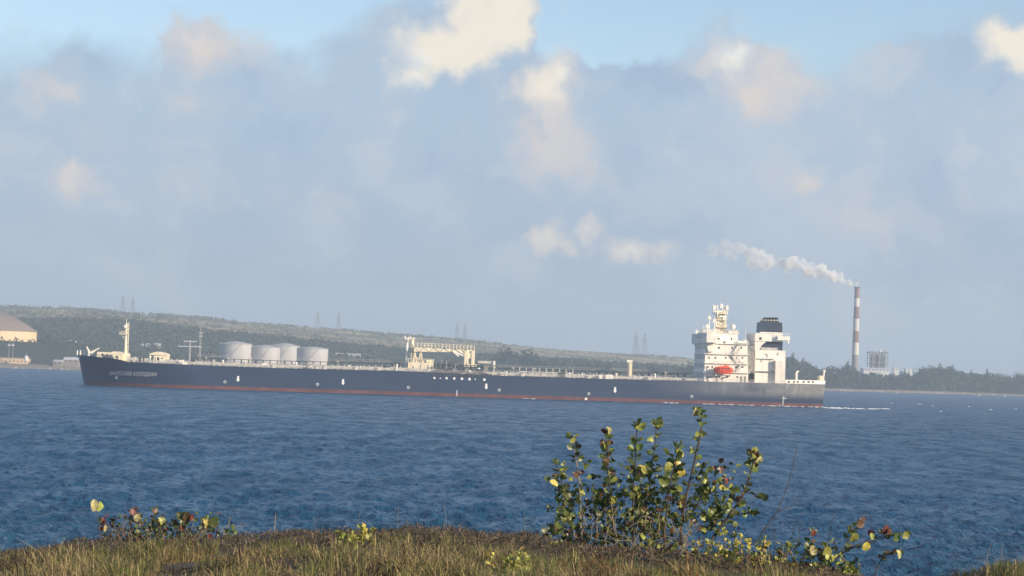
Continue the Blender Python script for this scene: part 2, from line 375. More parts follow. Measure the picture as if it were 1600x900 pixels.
def clumps(centers, sizes, cols, nq=14, flat=.75, jitter=.25, seed=1):
    """leafy clumps: nq small randomly turned leaf-clump faces spread through each crown's volume"""
    g = np.random.default_rng(seed); n = len(centers); N = n * nq
    d = g.normal(size=(N, 3)); d /= np.linalg.norm(d, axis=1, keepdims=True); r = g.uniform(.35, 1.0, (N, 1)) ** .6
    S = np.repeat(sizes, nq)[:, None]
    off = d * r * S; off[:, 2] *= flat
    P = np.repeat(centers, nq, 0) + off
    nrm = d + g.normal(0, .5, (N, 3)); nrm[:, 2] += .3; nrm /= np.linalg.norm(nrm, axis=1, keepdims=True)
    t = np.cross(nrm, g.normal(size=(N, 3))); t /= np.linalg.norm(t, axis=1, keepdims=True); b = np.cross(nrm, t)
    q = S * g.uniform(.28, .5, (N, 1))
    V = np.stack([P - t * q, P - b * q * .8, P + t * q, P + b * q * .8 + nrm * q * .25], 1).reshape(-1, 3)
    Fq = np.arange(N * 4).reshape(-1, 4)
    C = np.repeat(np.repeat(cols, nq, 0) * g.uniform(1 - jitter, 1 + jitter, (N, 1)), 4, 0)
    return V, Fq, C
leafm = tint_mat('far_foliage', .85, .15)

def shape_noise(x, y, f, o=0): return np.array([noise.noise(Vector((a * f + o, b * f, o))) for a, b in zip(x, y)])
def hill_scrub():
    g = np.random.default_rng(11)
    # bushes on the dry hill, thicker towards the ridge line
    n = 6500; a = g.uniform(-.29, .12, n); y = g.uniform(SHELF_Y - 30, RIDGE_Y + 40, n)
    k = g.random(n) < .38; y[k] = RIDGE_Y - np.abs(g.normal(0, 90, k.sum()))
    x = a * y; nz = shape_noise(x, y, .011)
    keep = (nz + g.normal(0, .12, n) > .06 + .2 * (a > -.02)) | (g.random(n) < .05); x, y = x[keep], y[keep]; a = a[keep]
    s = g.uniform(2.0, 4.6, len(x)) * np.where(a < -.12, 1.15, .8) * np.where(a > .0, .75, 1)
    c_ = np.stack([x, y, land_z(x, y) + s * .4], 1)
    tone = np.stack([g.uniform(.09, .14, len(x)), g.uniform(.10, .14, len(x)), g.uniform(.045, .065, len(x))], 1)
    V, Fq, C = clumps(c_, s, tone, 10, .8, seed=2)
    o = np_mesh('hillside_scrub', V, Fq, leafm, col=C, kind='stuff'); tag(o, 'low green scrub scattered over the dry grassy hillside', 'scrub')
    # dark woods below the hill; their dark tone also stands in for cloud shadow
    n = 12500; a = g.uniform(-.29, .14, n); yc = coast(a); y = yc + 50 + (SHELF_Y - yc - 50) * g.random(n)
    k = g.random(n) < .25; y[k] = SHELF_Y - np.abs(g.normal(0, 60, k.sum()))
    x = a * y; s = g.uniform(2.4, 5.2, n) * np.clip((y - yc) / 260, .32, 1); tk = np.hypot(x - at(-8, 531, 2080).x, y - 2080) < 52; s[tk] *= .15
    zt = land_z(x, y)
    c_ = np.stack([x, y, zt + s * .55], 1)
    tone = np.stack([g.uniform(.042, .066, n), g.uniform(.052, .078, n), g.uniform(.028, .044, n)], 1)
    V, Fq, C = clumps(c_, s, tone, 9, .85, seed=3)
    o = np_mesh('lowland_woods', V, Fq, leafm, col=C, kind='stuff'); tag(o, 'dark green woods on the low ground under the hill', 'woods')
hill_scrub()

# ------------------------------------------------------------------ tree belt on the far right shore
bark = mat('bark', (.10, .08, .06), .9, .3, .8)
def tree_proto(name, h, w, seed, tone, label):
    g = np.random.default_rng(seed); root = empty(name, label=label, cat='tree', group='taller trees in the shore belt')
    t = MB(); t.path([(0, 0, 0), (g.normal(0, .2), g.normal(0, .2), h * .4), (g.normal(0, .5), g.normal(0, .5), h * .95)], .42, .10, 6)
    tips = []
    for k in range(9):
        z = h * (.32 + .065 * k); an = g.uniform(0, 6.28); L = w * g.uniform(.5, 1.0) * (1.2 - z / h)
        e = (math.cos(an) * L, math.sin(an) * L, z + L * .45); t.tube((0, 0, z), e, .14, .05, 5); tips.append(e)
    t.build('trunk', bark, root)
    cs = []; ss = []
    for e in tips + [(0, 0, h * .92), (0, 0, h * .75), (0, 0, h * .55)]:
        for q in range(4):
            cs.append(np.array(e) + g.normal(0, w * .2, 3)); ss.append(g.uniform(.5, 1.0) * w * .38)
    cs = np.array(cs); V, Fq, C = clumps(cs, np.array(ss), np.tile(np.array(tone), (len(cs), 1)) * g.uniform(.7, 1.3, (len(cs), 1)), 8, 1.0, seed=seed)
    np_mesh('crown', V, Fq, leafm, root, col=C)
    return root
belt_top = [(1195, 556), (1232, 558), (1250, 566), (1275, 574), (1290, 575), (1322, 573), (1340, 580), (1347, 582), (1375, 583.5), (1425, 584.5), (1434, 581), (1445, 577), (1465, 574), (1490, 577), (1515, 583), (1540, 584), (1570, 586), (1600, 588), (1700, 592), (1900, 600), (2300, 610)]
belt_bot = [(1195, 611), (1300, 612.5), (1600, 616.5), (2300, 630)]
BY = 2540.0
def belt():
    g = np.random.default_rng(21)
    cs = []; ss = []; tn = []
    for px in np.arange(1150, 1800, 1.7):
        top = interp(px, belt_top) + 1.5 + g.normal(0, 1.2) + 2.2 * math.sin(px * .21) * math.sin(px * .043); bot = interp(px, belt_bot)
        base = at(px, 600, BY).x
        a = base / BY; yb = float(coast(a)) + 18
        for q in range(13):
            Yq = yb + g.uniform(0, 150); zz = at(px, top, BY).z
            gz = float(land_z(a * Yq, Yq)); hmax = max(3, zz - gz - 1.5)
            u = g.random() ** .8; s = g.uniform(1.6, 3.6)
            if u * hmax + gz + s > zz + 1.5: s = 1.8
            cs.append((a * Yq + g.normal(0, 1.5), Yq, gz + .6 + u * hmax)); ss.append(s)
            f = g.uniform(.75, 1.25); warm = .35 * max(0, min(1, (px - 1400) / 150))
            tn.append((.045 * f + .05 * warm, .058 * f + .042 * warm, .033 * f + .015 * warm))
    V, Fq, C = clumps(np.array(cs), np.array(ss), np.array(tn), 9, .95, seed=5)
    o = np_mesh('shore_woods', V, Fq, leafm, col=C, kind='stuff'); tag(o, 'dense dark mangrove woods growing along the water edge', 'woods')
    bb = at(1400, 612, BY)
    t0 = tree_proto('casuarina_tree', 17, 5.0, 3, (.05, .065, .035), 'dark casuarina tree standing above the dense woods at the water edge')
    t1 = tree_proto('casuarina_tree', 15, 6.5, 8, (.06, .075, .035), 'dark casuarina tree standing above the dense woods at the water edge')
    used = [0, 0]
    spots = [1236, 1244, 1253, 1262, 1322, 1328, 1335, 1437, 1443, 1449, 1455, 1462, 1470, 1481, 1489, 1503, 1516, 1527, 1541, 1551, 1562, 1575, 1588, 1597]
    for k, px in enumerate(spots):
        j = k % 2; pr = (t0, t1)[j]; o = pr if not used[j] else copy_tree(pr); used[j] = 1
        top = float(interp(px, belt_top)) - g.uniform(0, 5)
        a = at(px, 590, BY).x / BY; Yq = float(coast(a)) + g.uniform(40, 110); gz = float(land_z(a * Yq, Yq))
        s = (at(px, top, Yq).z - gz) / (16.5, 16.0)[j]
        o.location = (a * Yq, Yq, gz - .2); o.scale = (s * g.uniform(.75, 1.0),) * 2 + (s,); o.rotation_euler = (0, 0, g.uniform(0, 6.28))
belt()
def mid_trees():
    # dark trees between the tanker and the dry hill
    g = np.random.default_rng(33)
    pr = tree_proto('broad_tree', 11, 6.0, 14, (.04, .055, .035), 'broad dark tree in front of the dry hill')
    pr['group'] = 'broad trees at the foot of the hill'
    spots = [(770, 556), (782, 549), (791, 547), (800, 553), (818, 555), (826, 551), (835, 556), (855, 563), (868, 562), (880, 565), (905, 565), (918, 566), (934, 566), (950, 570), (1022, 570), (1065, 573), (1078, 570)]
    for k, (px, top) in enumerate(spots):
        o = pr if k == 0 else copy_tree(pr); Y = 2330 + g.uniform(-40, 60); a = at(px, 570, Y).x / Y
        Y = max(Y, float(coast(a)) + 60); gz = float(land_z(a * Y, Y)); s = (at(px, top, Y).z - gz) / 11.5
        o.location = (a * Y, Y, gz - .2); o.scale = (max(s, .6) * .9, max(s, .6) * .9, max(s, .6)); o.rotation_euler = (0, 0, g.uniform(0, 6))
mid_trees()

# ------------------------------------------------------------------ pylons on the hill
pyl_m = mat('pylon_steel', (.16, .17, .18), .6, .1)
def pylon_proto():
    h = 27.0; root = empty('power_pylon', cat='pylon', group='lattice pylons along the ridge'); w0, w1 = 3.6, .55; r = .17
    wz = lambda z: w0 + (w1 - w0) * min(1, z / (h * .8)) if z < h * .8 else w1
    for sx_ in (-1, 1):
        for sy in (-1, 1):
            m = MB(); m.tube((sx_ * w0, sy * w0, 0), (sx_ * w1, sy * w1, h * .8), r, r * .8, 4); m.tube((sx_ * w1, sy * w1, h * .8), (sx_ * .12, sy * .12, h), r * .8, r * .7, 4); m.build('leg', pyl_m, root)
    m = MB(); zs = [0, 5, 9.4, 13.2, 16.5, 19.3, 21.6]
    for z0, z1 in zip(zs, zs[1:]):
        a, b = wz(z0), wz(z1)
        for s in (-1, 1):
            m.tube((-a, s * a, z0), (b, s * b, z1), .10, n=4); m.tube((a, s * a, z0), (-b, s * b, z1), .10, n=4)
            m.tube((s * a, -a, z0), (s * b, b, z1), .10, n=4); m.tube((s * a, a, z0), (s * b, -b, z1), .10, n=4)
    m.build('bracing', pyl_m, root, kind='stuff')
    for z, w in ((17.5, 4.6), (21.2, 3.8), (24.2, 3.0)):
        m = MB(); m.prism([(-w, z), (-.3, z - .35), (.3, z - .35), (w, z), (.3, z + .7), (-.3, z + .7)], -.12, .12)
        for s in (-1, 1): m.tube((s * w, 0, z), (s * w, 0, z - 1.5), .12, n=4)
        m.build('crossarm', pyl_m, root)
    return root
pyl = pylon_proto()
for k, (px, top, bot, lab) in enumerate([
        (191.5, 460, 489, 'taller lattice pylon of the pair rising above the tanker foremast'), (207, 463, 490, 'shorter lattice pylon of the pair rising above the tanker foremast'),
        (496, 486, 513, 'lattice pylon on the ridge above the white oil tanks, nearer the pale round tanks'), (529, 488, 516, 'lattice pylon on the ridge between the white oil tanks and the deck crane'),
        (714, 503, 531, 'faint lattice pylon on the ridge above the deck crane boom'), (726, 505, 532, 'faint lattice pylon on the ridge above the end post of the crane boom'),
        (993.5, 518, 555, 'tall lattice pylon on the low ridge above the lone deck post'), (1007, 520, 556, 'tall lattice pylon on the low ridge between deck post and bridge')]):
    o = pyl if k == 0 else copy_tree(pyl); Y = 3700.0; b = at(px, bot, Y); gz = float(land_z(b.x, Y)); o.location = (b.x, Y, gz - .5)
    s = (at(px, top, Y).z - gz + .5) / 27.0; o.scale = (s, s, s); o.rotation_euler = (0, 0, .5 + .2 * (k % 2)); o['label'] = lab

# ------------------------------------------------------------------ oil tanks, buildings and masts on the far shore
tank_w = mat('tank_white', (.43, .42, .42), .6, .12, .12, streak=True, col2=(.42, .37, .32))
tank_b = mat('tank_beige', (.70, .55, .34), .7, .08, .08, streak=True)
roof_b = mat('roof_brown', (.25, .19, .155), .85, .12, .06)
conc = mat('concrete', (.42, .40, .37), .85, .15, .2)
wall_t = mat('wall_tan', (.62, .47, .30), .8, .1, .2)
wall_w = mat('wall_white', (.60, .61, .62), .75, .08, .2)
roof_g = mat('roof_grey', (.46, .47, .47), .7, .15, .2)
wall_d = mat('wall_dull', (.24, .22, .20), .85, .15, .3)
def oil_tank(pc, pw, ptop, pbot, Y, roof_px, wm, rm, label, name='oil_tank'):
    c0 = at(pc, pbot, Y); rr = pw / 2 * Y / F; z0 = min(c0.z, float(land_z(c0.x, Y)) - .3) ; h = at(pc, ptop, Y).z - z0; rh = roof_px * Y / F
    root = empty(name, (c0.x, Y, z0), label=label, cat='storage tank', group='round oil storage tanks on the shore')
    m = MB(); m.lathe([(rr * 1.01, 0), (rr * 1.01, .4), (rr, .4), (rr, h)], 48); m.build('wall', wm, root, True)
    m = MB(); m.lathe([(rr * 1.015, h - .25), (rr * 1.015, h + .06)] + [(rr * (1 - t), h + .06 + rh * (1 - (1 - t) ** 1.7)) for t in (.15, .3, .45, .6, .75, .9, .99)], 48); m.build('roof', rm, root, True)
    m = MB()
    for z in (h * .33, h * .66, h): m.lathe([(rr + .05, z - .14), (rr + .18, z - .14), (rr + .18, z + .02), (rr + .05, z + .02)], 48)
    m.build('wind_girder', wm, root, True)
    m = MB()                                                     # stair winding up the wall
    n = 14
    for k in range(n):
        t0, t1 = -2.4 + k * .09, -2.4 + (k + 1) * .09; m.tube((math.cos(t0) * (rr + .5), math.sin(t0) * (rr + .5), h * k / n), (math.cos(t1) * (rr + .5), math.sin(t1) * (rr + .5), h * (k + 1) / n), .28, n=4)
    m.build('stairway', conc, root)
    m = MB()
    for k in range(40):
        t0, t1 = 2 * math.pi * k / 40, 2 * math.pi * (k + 1) / 40; p = lambda t, z: (math.cos(t) * (rr - .1), math.sin(t) * (rr - .1), z)
        m.tube(p(t0, h), p(t0, h + 1.1), .06, n=4); m.tube(p(t0, h + 1.1), p(t1, h + 1.1), .07, n=4)
    m.build('railing', conc, root, kind='stuff')
    return root
oil_tank(-8, 128, 516.5, 531.5, 2080, 29, tank_b, roof_b, 'huge beige oil tank with a broad brown domed roof')
oil_tank(367.5, 51, 538, 570, 2020, 5, tank_w, tank_w, 'pale grey oil tank closest to the ship bow')
oil_tank(414, 46, 543, 572, 2025, 4, tank_w, tank_w, 'white oil tank second from the ship bow')
oil_tank(444, 46, 541, 573, 2105, 5, tank_w, tank_w, 'pale oil tank half hidden behind two other white tanks')
oil_tank(487.5, 49, 545, 575, 2030, 3.5, tank_w, tank_w, 'low white oil tank farthest from the ship bow')

def shed(name, px0, px1, py0, py1, Y, label, wm, rm, pitch=.25, depth=14, cat='building', nwin=4):
    for Yt in np.arange(Y, 3400, 8.0):               # walk back until the ground is as high as the foot of the building
        b_ = at((px0 + px1) / 2, py1, Yt)
        if float(land_z(b_.x, Yt)) >= b_.z - .3: break
    Y = float(Yt)
    a, b = at(px0, (py0 + py1) / 2, Y), at(px1, (py0 + py1) / 2, Y); xm = (a.x + b.x) / 2; w = b.x - a.x
    zt = at((px0 + px1) / 2, py0, Y).z; z0 = at((px0 + px1) / 2, py1, Y).z
    gz = float(land_z(xm, Y)); z0 = min(z0, gz - .3); h = zt - z0; root = empty(name, (xm, Y, z0), label=label, cat=cat, group='low buildings on the far shore')
    rh = h * pitch; hw = h - rh
    m = MB(); m.box(-w / 2, w / 2, 0, depth, 0, hw); m.build('wall', wm, root)
    m = MB(); e = .4; m.add([(-w / 2 - e, -e, hw), (w / 2 + e, -e, hw), (w / 2 + e, depth + e, hw), (-w / 2 - e, depth + e, hw), (-w / 2 - e, depth / 2, hw + rh), (w / 2 + e, depth / 2, hw + rh)],
                            [(0, 1, 5, 4), (2, 3, 4, 5), (1, 2, 5), (3, 0, 4), (0, 3, 2, 1)]); m.build('roof', rm, root)
    for k in range(nwin):
        x = -w / 2 + w * (k + .5) / nwin; m = MB(); ww = min(1.6, w / nwin * .3); m.box(x - ww / 2, x + ww / 2, -.06, .2, max(hw * .35, h - 3.6), max(hw * .35, h - 3.6) + min(1.3, hw * .35)); m.build('window', black, root)
    m = MB(); m.box(w * .02 - 1, w * .02 + 1, -.08, .2, 0, min(hw * .8, max(0.3, gz - z0) + 2.2)); m.build('door', wall_d, root)
    return root
shed('terminal_building', -30, 43, 558.5, 568, 1915, 'long low sunlit tan building at the water under the beige tank', wall_t, wall_t, .12, 12, nwin=12)
shed('warehouse', 99, 122, 558, 573, 1925, 'small warehouse with a bright roof just ahead of the ship bow', wall_d, wall_w, .3, 14, nwin=3)
shed('warehouse', 83, 96, 562, 573, 1918, 'small grey hut beside the bright roofed warehouse', wall_d, roof_g, .3, 9, nwin=2)
shed('warehouse', 57, 93, 553.5, 560, 1990, 'long grey roofed warehouse behind the small grey hut', roof_g, roof_g, .5, 18, nwin=5)
shed('warehouse', 89, 118, 531.5, 537, 2200, 'pale roofed shed high among the dark woods past the beige tank', roof_g, wall_w, .5, 12, nwin=3)
shed('warehouse', 221, 249, 536, 543, 2120, 'pale roofed shed among trees behind the round deck house', roof_g, wall_w, .5, 14, nwin=3)
shed('warehouse', 524, 562, 552, 560, 2080, 'grey roofed shed behind the deck between white tanks and crane', roof_g, roof_g, .6, 16, nwin=4)
shed('warehouse', 44, 54, 539, 545, 2000, 'small grey shed standing just below the beige tank', roof_g, roof_g, .4, 8, nwin=1)
shed('power_station_hall', 1349, 1390, 574.5, 602, 2700, 'long white power station hall at the foot of the steel boiler house', wall_w, wall_w, .1, 26, nwin=7)
shed('power_station_annex', 1397, 1404, 573, 602, 2700, 'narrow white block beside the long power station hall', wall_w, wall_w, .06, 12, nwin=1)
shed('power_station_annex', 1415, 1425, 575, 602, 2700, 'white block among the trees farthest from the chimney', wall_w, wall_w, .06, 12, nwin=1)
def small_dome():
    Y = 1912.; c0 = at(38.5, 558, Y); rr = 3.3 * Y / F; root = empty('dome_tank', (c0.x, Y + 6, c0.z - 3), label='little white dome on the end of the tan building', cat='dome')
    m = MB(); m.lathe([(rr, 0), (rr, 3)] + [(rr * math.cos(t), 3 + rr * .8 * math.sin(t)) for t in (.3, .6, .9, 1.2, 1.5)], 20); m.build('shell', wall_w, root, True)
    m = MB(); m.tube((0, 0, 3), (0, 0, 3 + rr + 2.2), .15, n=5); m.build('vent', conc, root)
small_dome()
def mast(name, px, top, bot, Y, arms, label, r=.35, lattice=False):
    b = at(px, bot, Y); z0 = min(b.z, float(land_z(b.x, Y)) - .3); h = at(px, top, Y).z - z0; root = empty(name, (b.x, Y, z0), label=label, cat='mast')
    m = MB()
    if lattice:
        w = .8
        for sx_ in (-1, 1):
            for sy in (-1, 1): m.tube((sx_ * w, sy * w, 0), (sx_ * w * .5, sy * w * .5, h), .16, .1, 4)
        k = 12
        for i in range(k):
            s = 1 if i % 2 else -1
            for y_ in (-1, 1): m.tube((-s * w, y_ * w, h * i / k), (s * w * .8, y_ * w, h * (i + 1) / k), .09, n=4)
    else: m.tube((0, 0, 0), (0, 0, h), r, r * .6, 8)
    m.build('post', conc, root)
    for w, pz in arms:
        z = at(px, pz, Y).z - z0; m = MB(); ww = w * Y / F / 2; m.box(-ww, ww, -.25, .25, z - .3, z + .3)
        for t in np.linspace(-1, 1, 5): m.tube((t * ww * .96, 0, z), (t * ww * .96, 0, z + 1.4), .16, n=4)
        m.build('crossarm', wall_w, root)
mast('gantry_mast', 296, 531, 566, 1965, [(36, 541.5), (20, 533.5)], 'white mast with two wide crossarms seen above the tanker deck', .75)
mast('lattice_mast', 312, 513, 566, 1985, [(5, 521), (5, 526)], 'slim lattice radio mast beside the wide crossarm mast', lattice=True)
mast('light_mast', 13.5, 531, 562, 1925, [(4, 540)], 'thin light mast at the water below the beige tank middle', .2)
mast('light_mast', 19.5, 531, 562, 1930, [(4, 540)], 'thin light mast below the beige tank edge', .2)

def rocks():
    g = np.random.default_rng(41); mb = MB()
    for k in range(420):
        a = g.uniform(-.235, .29); Y = float(coast(a)) + g.uniform(-6, 14); x = a * Y; s = g.uniform(.5, 1.5)
        z = float(land_z(x, Y)); v = [(x + s * dx * g.uniform(.6, 1.2), Y + s * dy * g.uniform(.6, 1.2), z - .3 + s * dz * g.uniform(.5, 1)) for dx, dy, dz in ((-1, -1, 0), (1, -1, 0), (1, 1, 0), (-1, 1, 0), (-.5, -.5, 1), (.6, -.4, .9), (.5, .6, 1.), (-.6, .5, .8))]
        mb.add(v, [(4, 5, 6, 7), (0, 1, 5, 4), (1, 2, 6, 5), (2, 3, 7, 6), (3, 0, 4, 7)])
    tag(mb.build('shore_rocks', conc, kind='stuff'), 'pale boulders strewn along the far water edge', 'rocks')
rocks()

# ------------------------------------------------------------------ chimney, boiler house, smoke
ch_red = mat('chimney_red', (.26, .13, .11), .8, .15, .1, streak=True); ch_wht = mat('chimney_white', (.66, .62, .55), .75, .1, .1, streak=True); ch_gry = mat('chimney_concrete', (.25, .24, .235), .85, .12, .1, streak=True)
CY = 2780.0
def chimney():
    base = at(1336, 585, CY); gz = float(land_z(base.x, CY)); root = empty('chimney', (base.x, CY, gz - .5), label='tall red and white banded chimney trailing white smoke', cat='chimney')
    zt = at(1339, 449, CY).z - gz + .5; zz = lambda py: at(1338, py, CY).z - gz + .5
    rb, rt = 5.7 * CY / F, 3.7 * CY / F
    rad = lambda z: rb + (rt - rb) * (z / zt) ** .8
    edges = [585 + 30, 554.5, 534.5, 517, 497, 479, 465, 450.5]
    zs = [0] + [zz(p) for p in edges[1:]]; ms = [ch_gry, ch_wht, ch_red, ch_wht, ch_red, ch_wht, ch_red]; nm = ['concrete_base', 'white_band', 'red_band', 'white_band', 'red_band', 'white_band', 'red_band']
    for k in range(7):
        m = MB(); z0, z1 = zs[k], zs[k + 1]; m.lathe([(rad(z0), z0), (rad((z0 + z1) / 2), (z0 + z1) / 2), (rad(z1), z1)], 28); m.build(nm[k], ms[k], root, True)
    z1 = zs[-1]; m = MB(); m.lathe([(rt, z1), (rt * 1.3, z1 + .5), (rt * 1.3, z1 + 1.6), (rt * .9, z1 + 1.6), (rt * .85, z1 - 2)], 28); m.build('rim', dark_p, root, True)
    for k in (2, 4, 6):
        m = MB(); z = zs[k]; r_ = rad(z); m.lathe([(r_, z - .3), (r_ + 1.0, z - .1), (r_ + 1.0, z + .15), (r_, z + .2)], 28)
        for q in range(20):
            t = q / 20 * 6.283; m.tube(((r_ + .95) * math.cos(t), (r_ + .95) * math.sin(t), z), ((r_ + .95) * math.cos(t), (r_ + .95) * math.sin(t), z + 1.2), .06, n=4)
        m.build('gallery', dark_p, root)
    m = MB(); m.tube((-rb - .15, -1, 0), (-rt - .15, -1, z1), .25, n=4); m.build('ladder', dark_p, root)
    return Vector((base.x, CY, gz - .5 + z1 + 1.2))
ctop = chimney()
def boiler_house():
    Y = 2800.; a, b = at(1359, 560, Y), at(1387, 560, Y); gz = float(land_z((a.x + b.x) / 2, Y)); w = b.x - a.x; h = at(1373, 550.5, Y).z - gz; dp = 18
    root = empty('boiler_house', ((a.x + b.x) / 2, Y, gz), label='tall open steel boiler house beside the banded chimney', cat='building')
    st = mat('boiler_steel', (.20, .205, .21), .7, .2, .1)
    for k in range(7):
        x = -w / 2 + w * k / 6
        for y_ in (0, dp): m = MB(); m.box(x - .35, x + .35, y_ - .35, y_ + .35, 0, h); m.build('column', st, root)
    for k in range(5):
        z = h * (.3 + .17 * k); m = MB(); m.box(-w / 2 - .5, w / 2 + .5, -.6, dp + .6, z - .28, z + .28); m.build('floor_deck', st, root)
    for x, ww in ((-w * .28, w * .26), (w * .07, w * .2), (w * .34, w * .2)):
        m = MB(); m.box(x - ww / 2, x + ww / 2, 3, dp - 3, 0, h * .93); m.build('boiler', grey_p, root)
    m = MB(); m.box(-w / 2 - .8, w / 2 + .8, -.8, dp + .8, h * .985, h * 1.02); m.build('roof', st, root)
    m = MB(); m.tube((w * .12, 6, h), (w * .12, 6, h + 4), 1.6, 1.2, 10); m.build('vent', wall_w, root)
    m = MB(); m.tube((w * .4, 6, h), (w * .4, 6, h + 4.5), .4, n=6); m.build('exhaust_pipe', st, root)
boiler_house()
def smoke():
    g = random.Random(5); mb = MB()
    path_ = [(1339, 447, 3), (1334, 443, 4.5), (1326, 440, 6), (1316, 437.5, 7), (1305, 434, 8), (1296, 431, 8.5), (1286, 428.5, 9), (1277, 425, 10), (1267, 421, 10.5), (1258, 417, 11), (1247, 414, 12), (1238, 412.5, 12), (1228, 412.5, 11),
             (1218, 413, 8.5), (1208, 413, 8), (1198, 412, 11), (1190, 407, 13), (1180, 402, 13), (1170, 397, 12), (1160, 393, 11), (1150, 392, 7), (1140, 391, 12), (1130, 389, 13), (1119, 387, 11)]
    sph = bmesh.new(); bmesh.ops.create_icosphere(sph, subdivisions=2, radius=1); sv = [v.co.copy() for v in sph.verts]; sf = [[v.index for v in f.verts] for f in sph.faces]; sph.free()
    k_ = CY / F
    for i, (px, py, r) in enumerate(path_):
        for q in range(1 if i == 0 else 8):
            p = at(px + (g.uniform(-9, 9) if i else 0), py + (g.gauss(0, r * .42) if i else 1), CY) + Vector((0, g.gauss(0, r * .3) * k_ if i else 0, 0))
            s = r * k_ * (g.uniform(.3, .8) if i else .7)
            o_ = Vector((g.uniform(0, 99), 0, 0))
            mb.add([p + v * s * (1 + .28 * noise.noise(v * 1.6 + o_)) for v in sv], sf)
    # the puffs merged into one closed skin
    me = bpy.data.meshes.new('smoke_plume'); me.from_pydata(mb.v, [], mb.f); o = bpy.data.objects.new('smoke_plume', me); COL.objects.link(o)
    rm = o.modifiers.new('merge', 'REMESH'); rm.mode = 'VOXEL'; rm.voxel_size = .9
    m = bpy.data.materials.new('smoke'); m.use_nodes = True; N = NT(m.node_tree); N.n.remove(N.n['Principled BSDF'])
    pv = N.node('ShaderNodeVolumePrincipled'); pv.inputs['Color'].default_value = (.995, .99, .98, 1); pv.inputs['Anisotropy'].default_value = .0
    ps = N.node('ShaderNodeNewGeometry').outputs['Position']
    sp = N.node('ShaderNodeSeparateXYZ'); N.l.new(ps, sp.inputs[0])
    xr = at(1110, 390, CY).x; fade = N.step(sp.outputs[0], xr - 15, ctop.x)
    dn = N.step(N.noise(ps, .15, 7, .70), .38, .68)
    N.l.new(N.math('MULTIPLY', dn, N.math('ADD', .08, N.math('MULTIPLY', fade, .6))), pv.inputs['Density'])
    N.l.new(pv.outputs[0], N.n['Material Output'].inputs['Volume']); me.materials.append(m)
    tag(o, 'white smoke plume drifting away from the banded chimney top', 'smoke', kind='stuff')
smoke()

# ------------------------------------------------------------------ the tanker
YAW = R(2.3); SD = 850.0
sc0 = at(706, 621, SD); TO = Vector((sc0.x, SD, 0)); TX = Vector((math.cos(YAW), math.sin(YAW), 0)); TY = Vector((-math.sin(YAW), math.cos(YAW), 0))
def S(px, py, y0=-23.0):
    d = ray(px, py); o = EYE - TO; t = (y0 - o.dot(TY)) / d.dot(TY); p = o + d * t
    return p.dot(TX), p.z
tanker = empty('tanker', TO, YAW, 'long dark blue oil tanker with cream superstructure steaming across the bay', 'ship')
XB = S(121, 555, -1)[0]; XE = S(1290, 600, -17)[0]; LEN = XE - XB; B = 23.0
top_tab = sorted([S(120, 554, -2), S(150, 557.5, -12), S(184, 561.2, -20), S(193, 565.3, -21), S(280, 569.3), S(420, 574.8), S(637, 580), S(780, 587), S(980, 593), S(1190, 598.2), S(1290, 600.5, -17)])
def ztop(x): return float(interp(x, top_tab))
BOOT = 1.25
def hb(x, z):
    """half breadth of the hull at station x and height z"""
    zt = ztop(x); k = max(0.0, min(1.0, z / 11.0))
    stem = XB + (1 - k) ** .9 * 2.6
    if z < 1.0: stem += (1.0 - z) * .25
    ent = 52 - 17 * k
    t = max(0, min(1, (x - stem) / ent)); fwd = (1 - (1 - t) ** 2.1) ** (.62)
    run = 60 - 22 * k; end = .50 + .26 * k
    s = max(0, min(1, (x - (XE - run)) / run)); aft = 1 - (1 - end) * s ** 2.2
    return max(.02, B * fwd * aft)
hull_m = bpy.data.materials.new('hull_navy'); hull_m.use_nodes = True
def hull_nodes():
    N = NT(hull_m.node_tree); p = N.n['Principled BSDF']; tc = N.node('ShaderNodeTexCoord').outputs['Object']
    sp = N.node('ShaderNodeSeparateXYZ'); N.l.new(tc, sp.inputs[0])
    n = N.noise(N.vmath('MULTIPLY', tc, (.05, .05, .25)), 1, 5, .6)
    cc = N.mix(N.step(n, .3, .7), (.017, .035, .080), (.024, .045, .097))
    # low-sun glare painted on the after part as pale patches and streaks
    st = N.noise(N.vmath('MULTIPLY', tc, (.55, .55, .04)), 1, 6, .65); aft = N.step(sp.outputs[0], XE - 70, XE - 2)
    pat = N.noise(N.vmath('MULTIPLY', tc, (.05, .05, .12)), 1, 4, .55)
    stern_glare = N.math('MULTIPLY', aft, N.math('ADD', N.math('MULTIPLY', N.step(pat, .22, .5), .75), N.math('MULTIPLY', N.step(st, .48, .66), .4)))
    stern_glare = N.math('MULTIPLY', stern_glare, N.step(sp.outputs[2], 2.0, 5.5))
    cc = N.mix(stern_glare, cc, (.32, .315, .31))
    st2 = N.math('MULTIPLY', N.step(N.noise(N.vmath('MULTIPLY', tc, (.35, .35, .02)), 1, 4, .7), .66, .74), .28)
    cc = N.mix(st2, cc, (.13, .11, .09))
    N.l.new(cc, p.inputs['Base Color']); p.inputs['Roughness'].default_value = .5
hull_nodes()
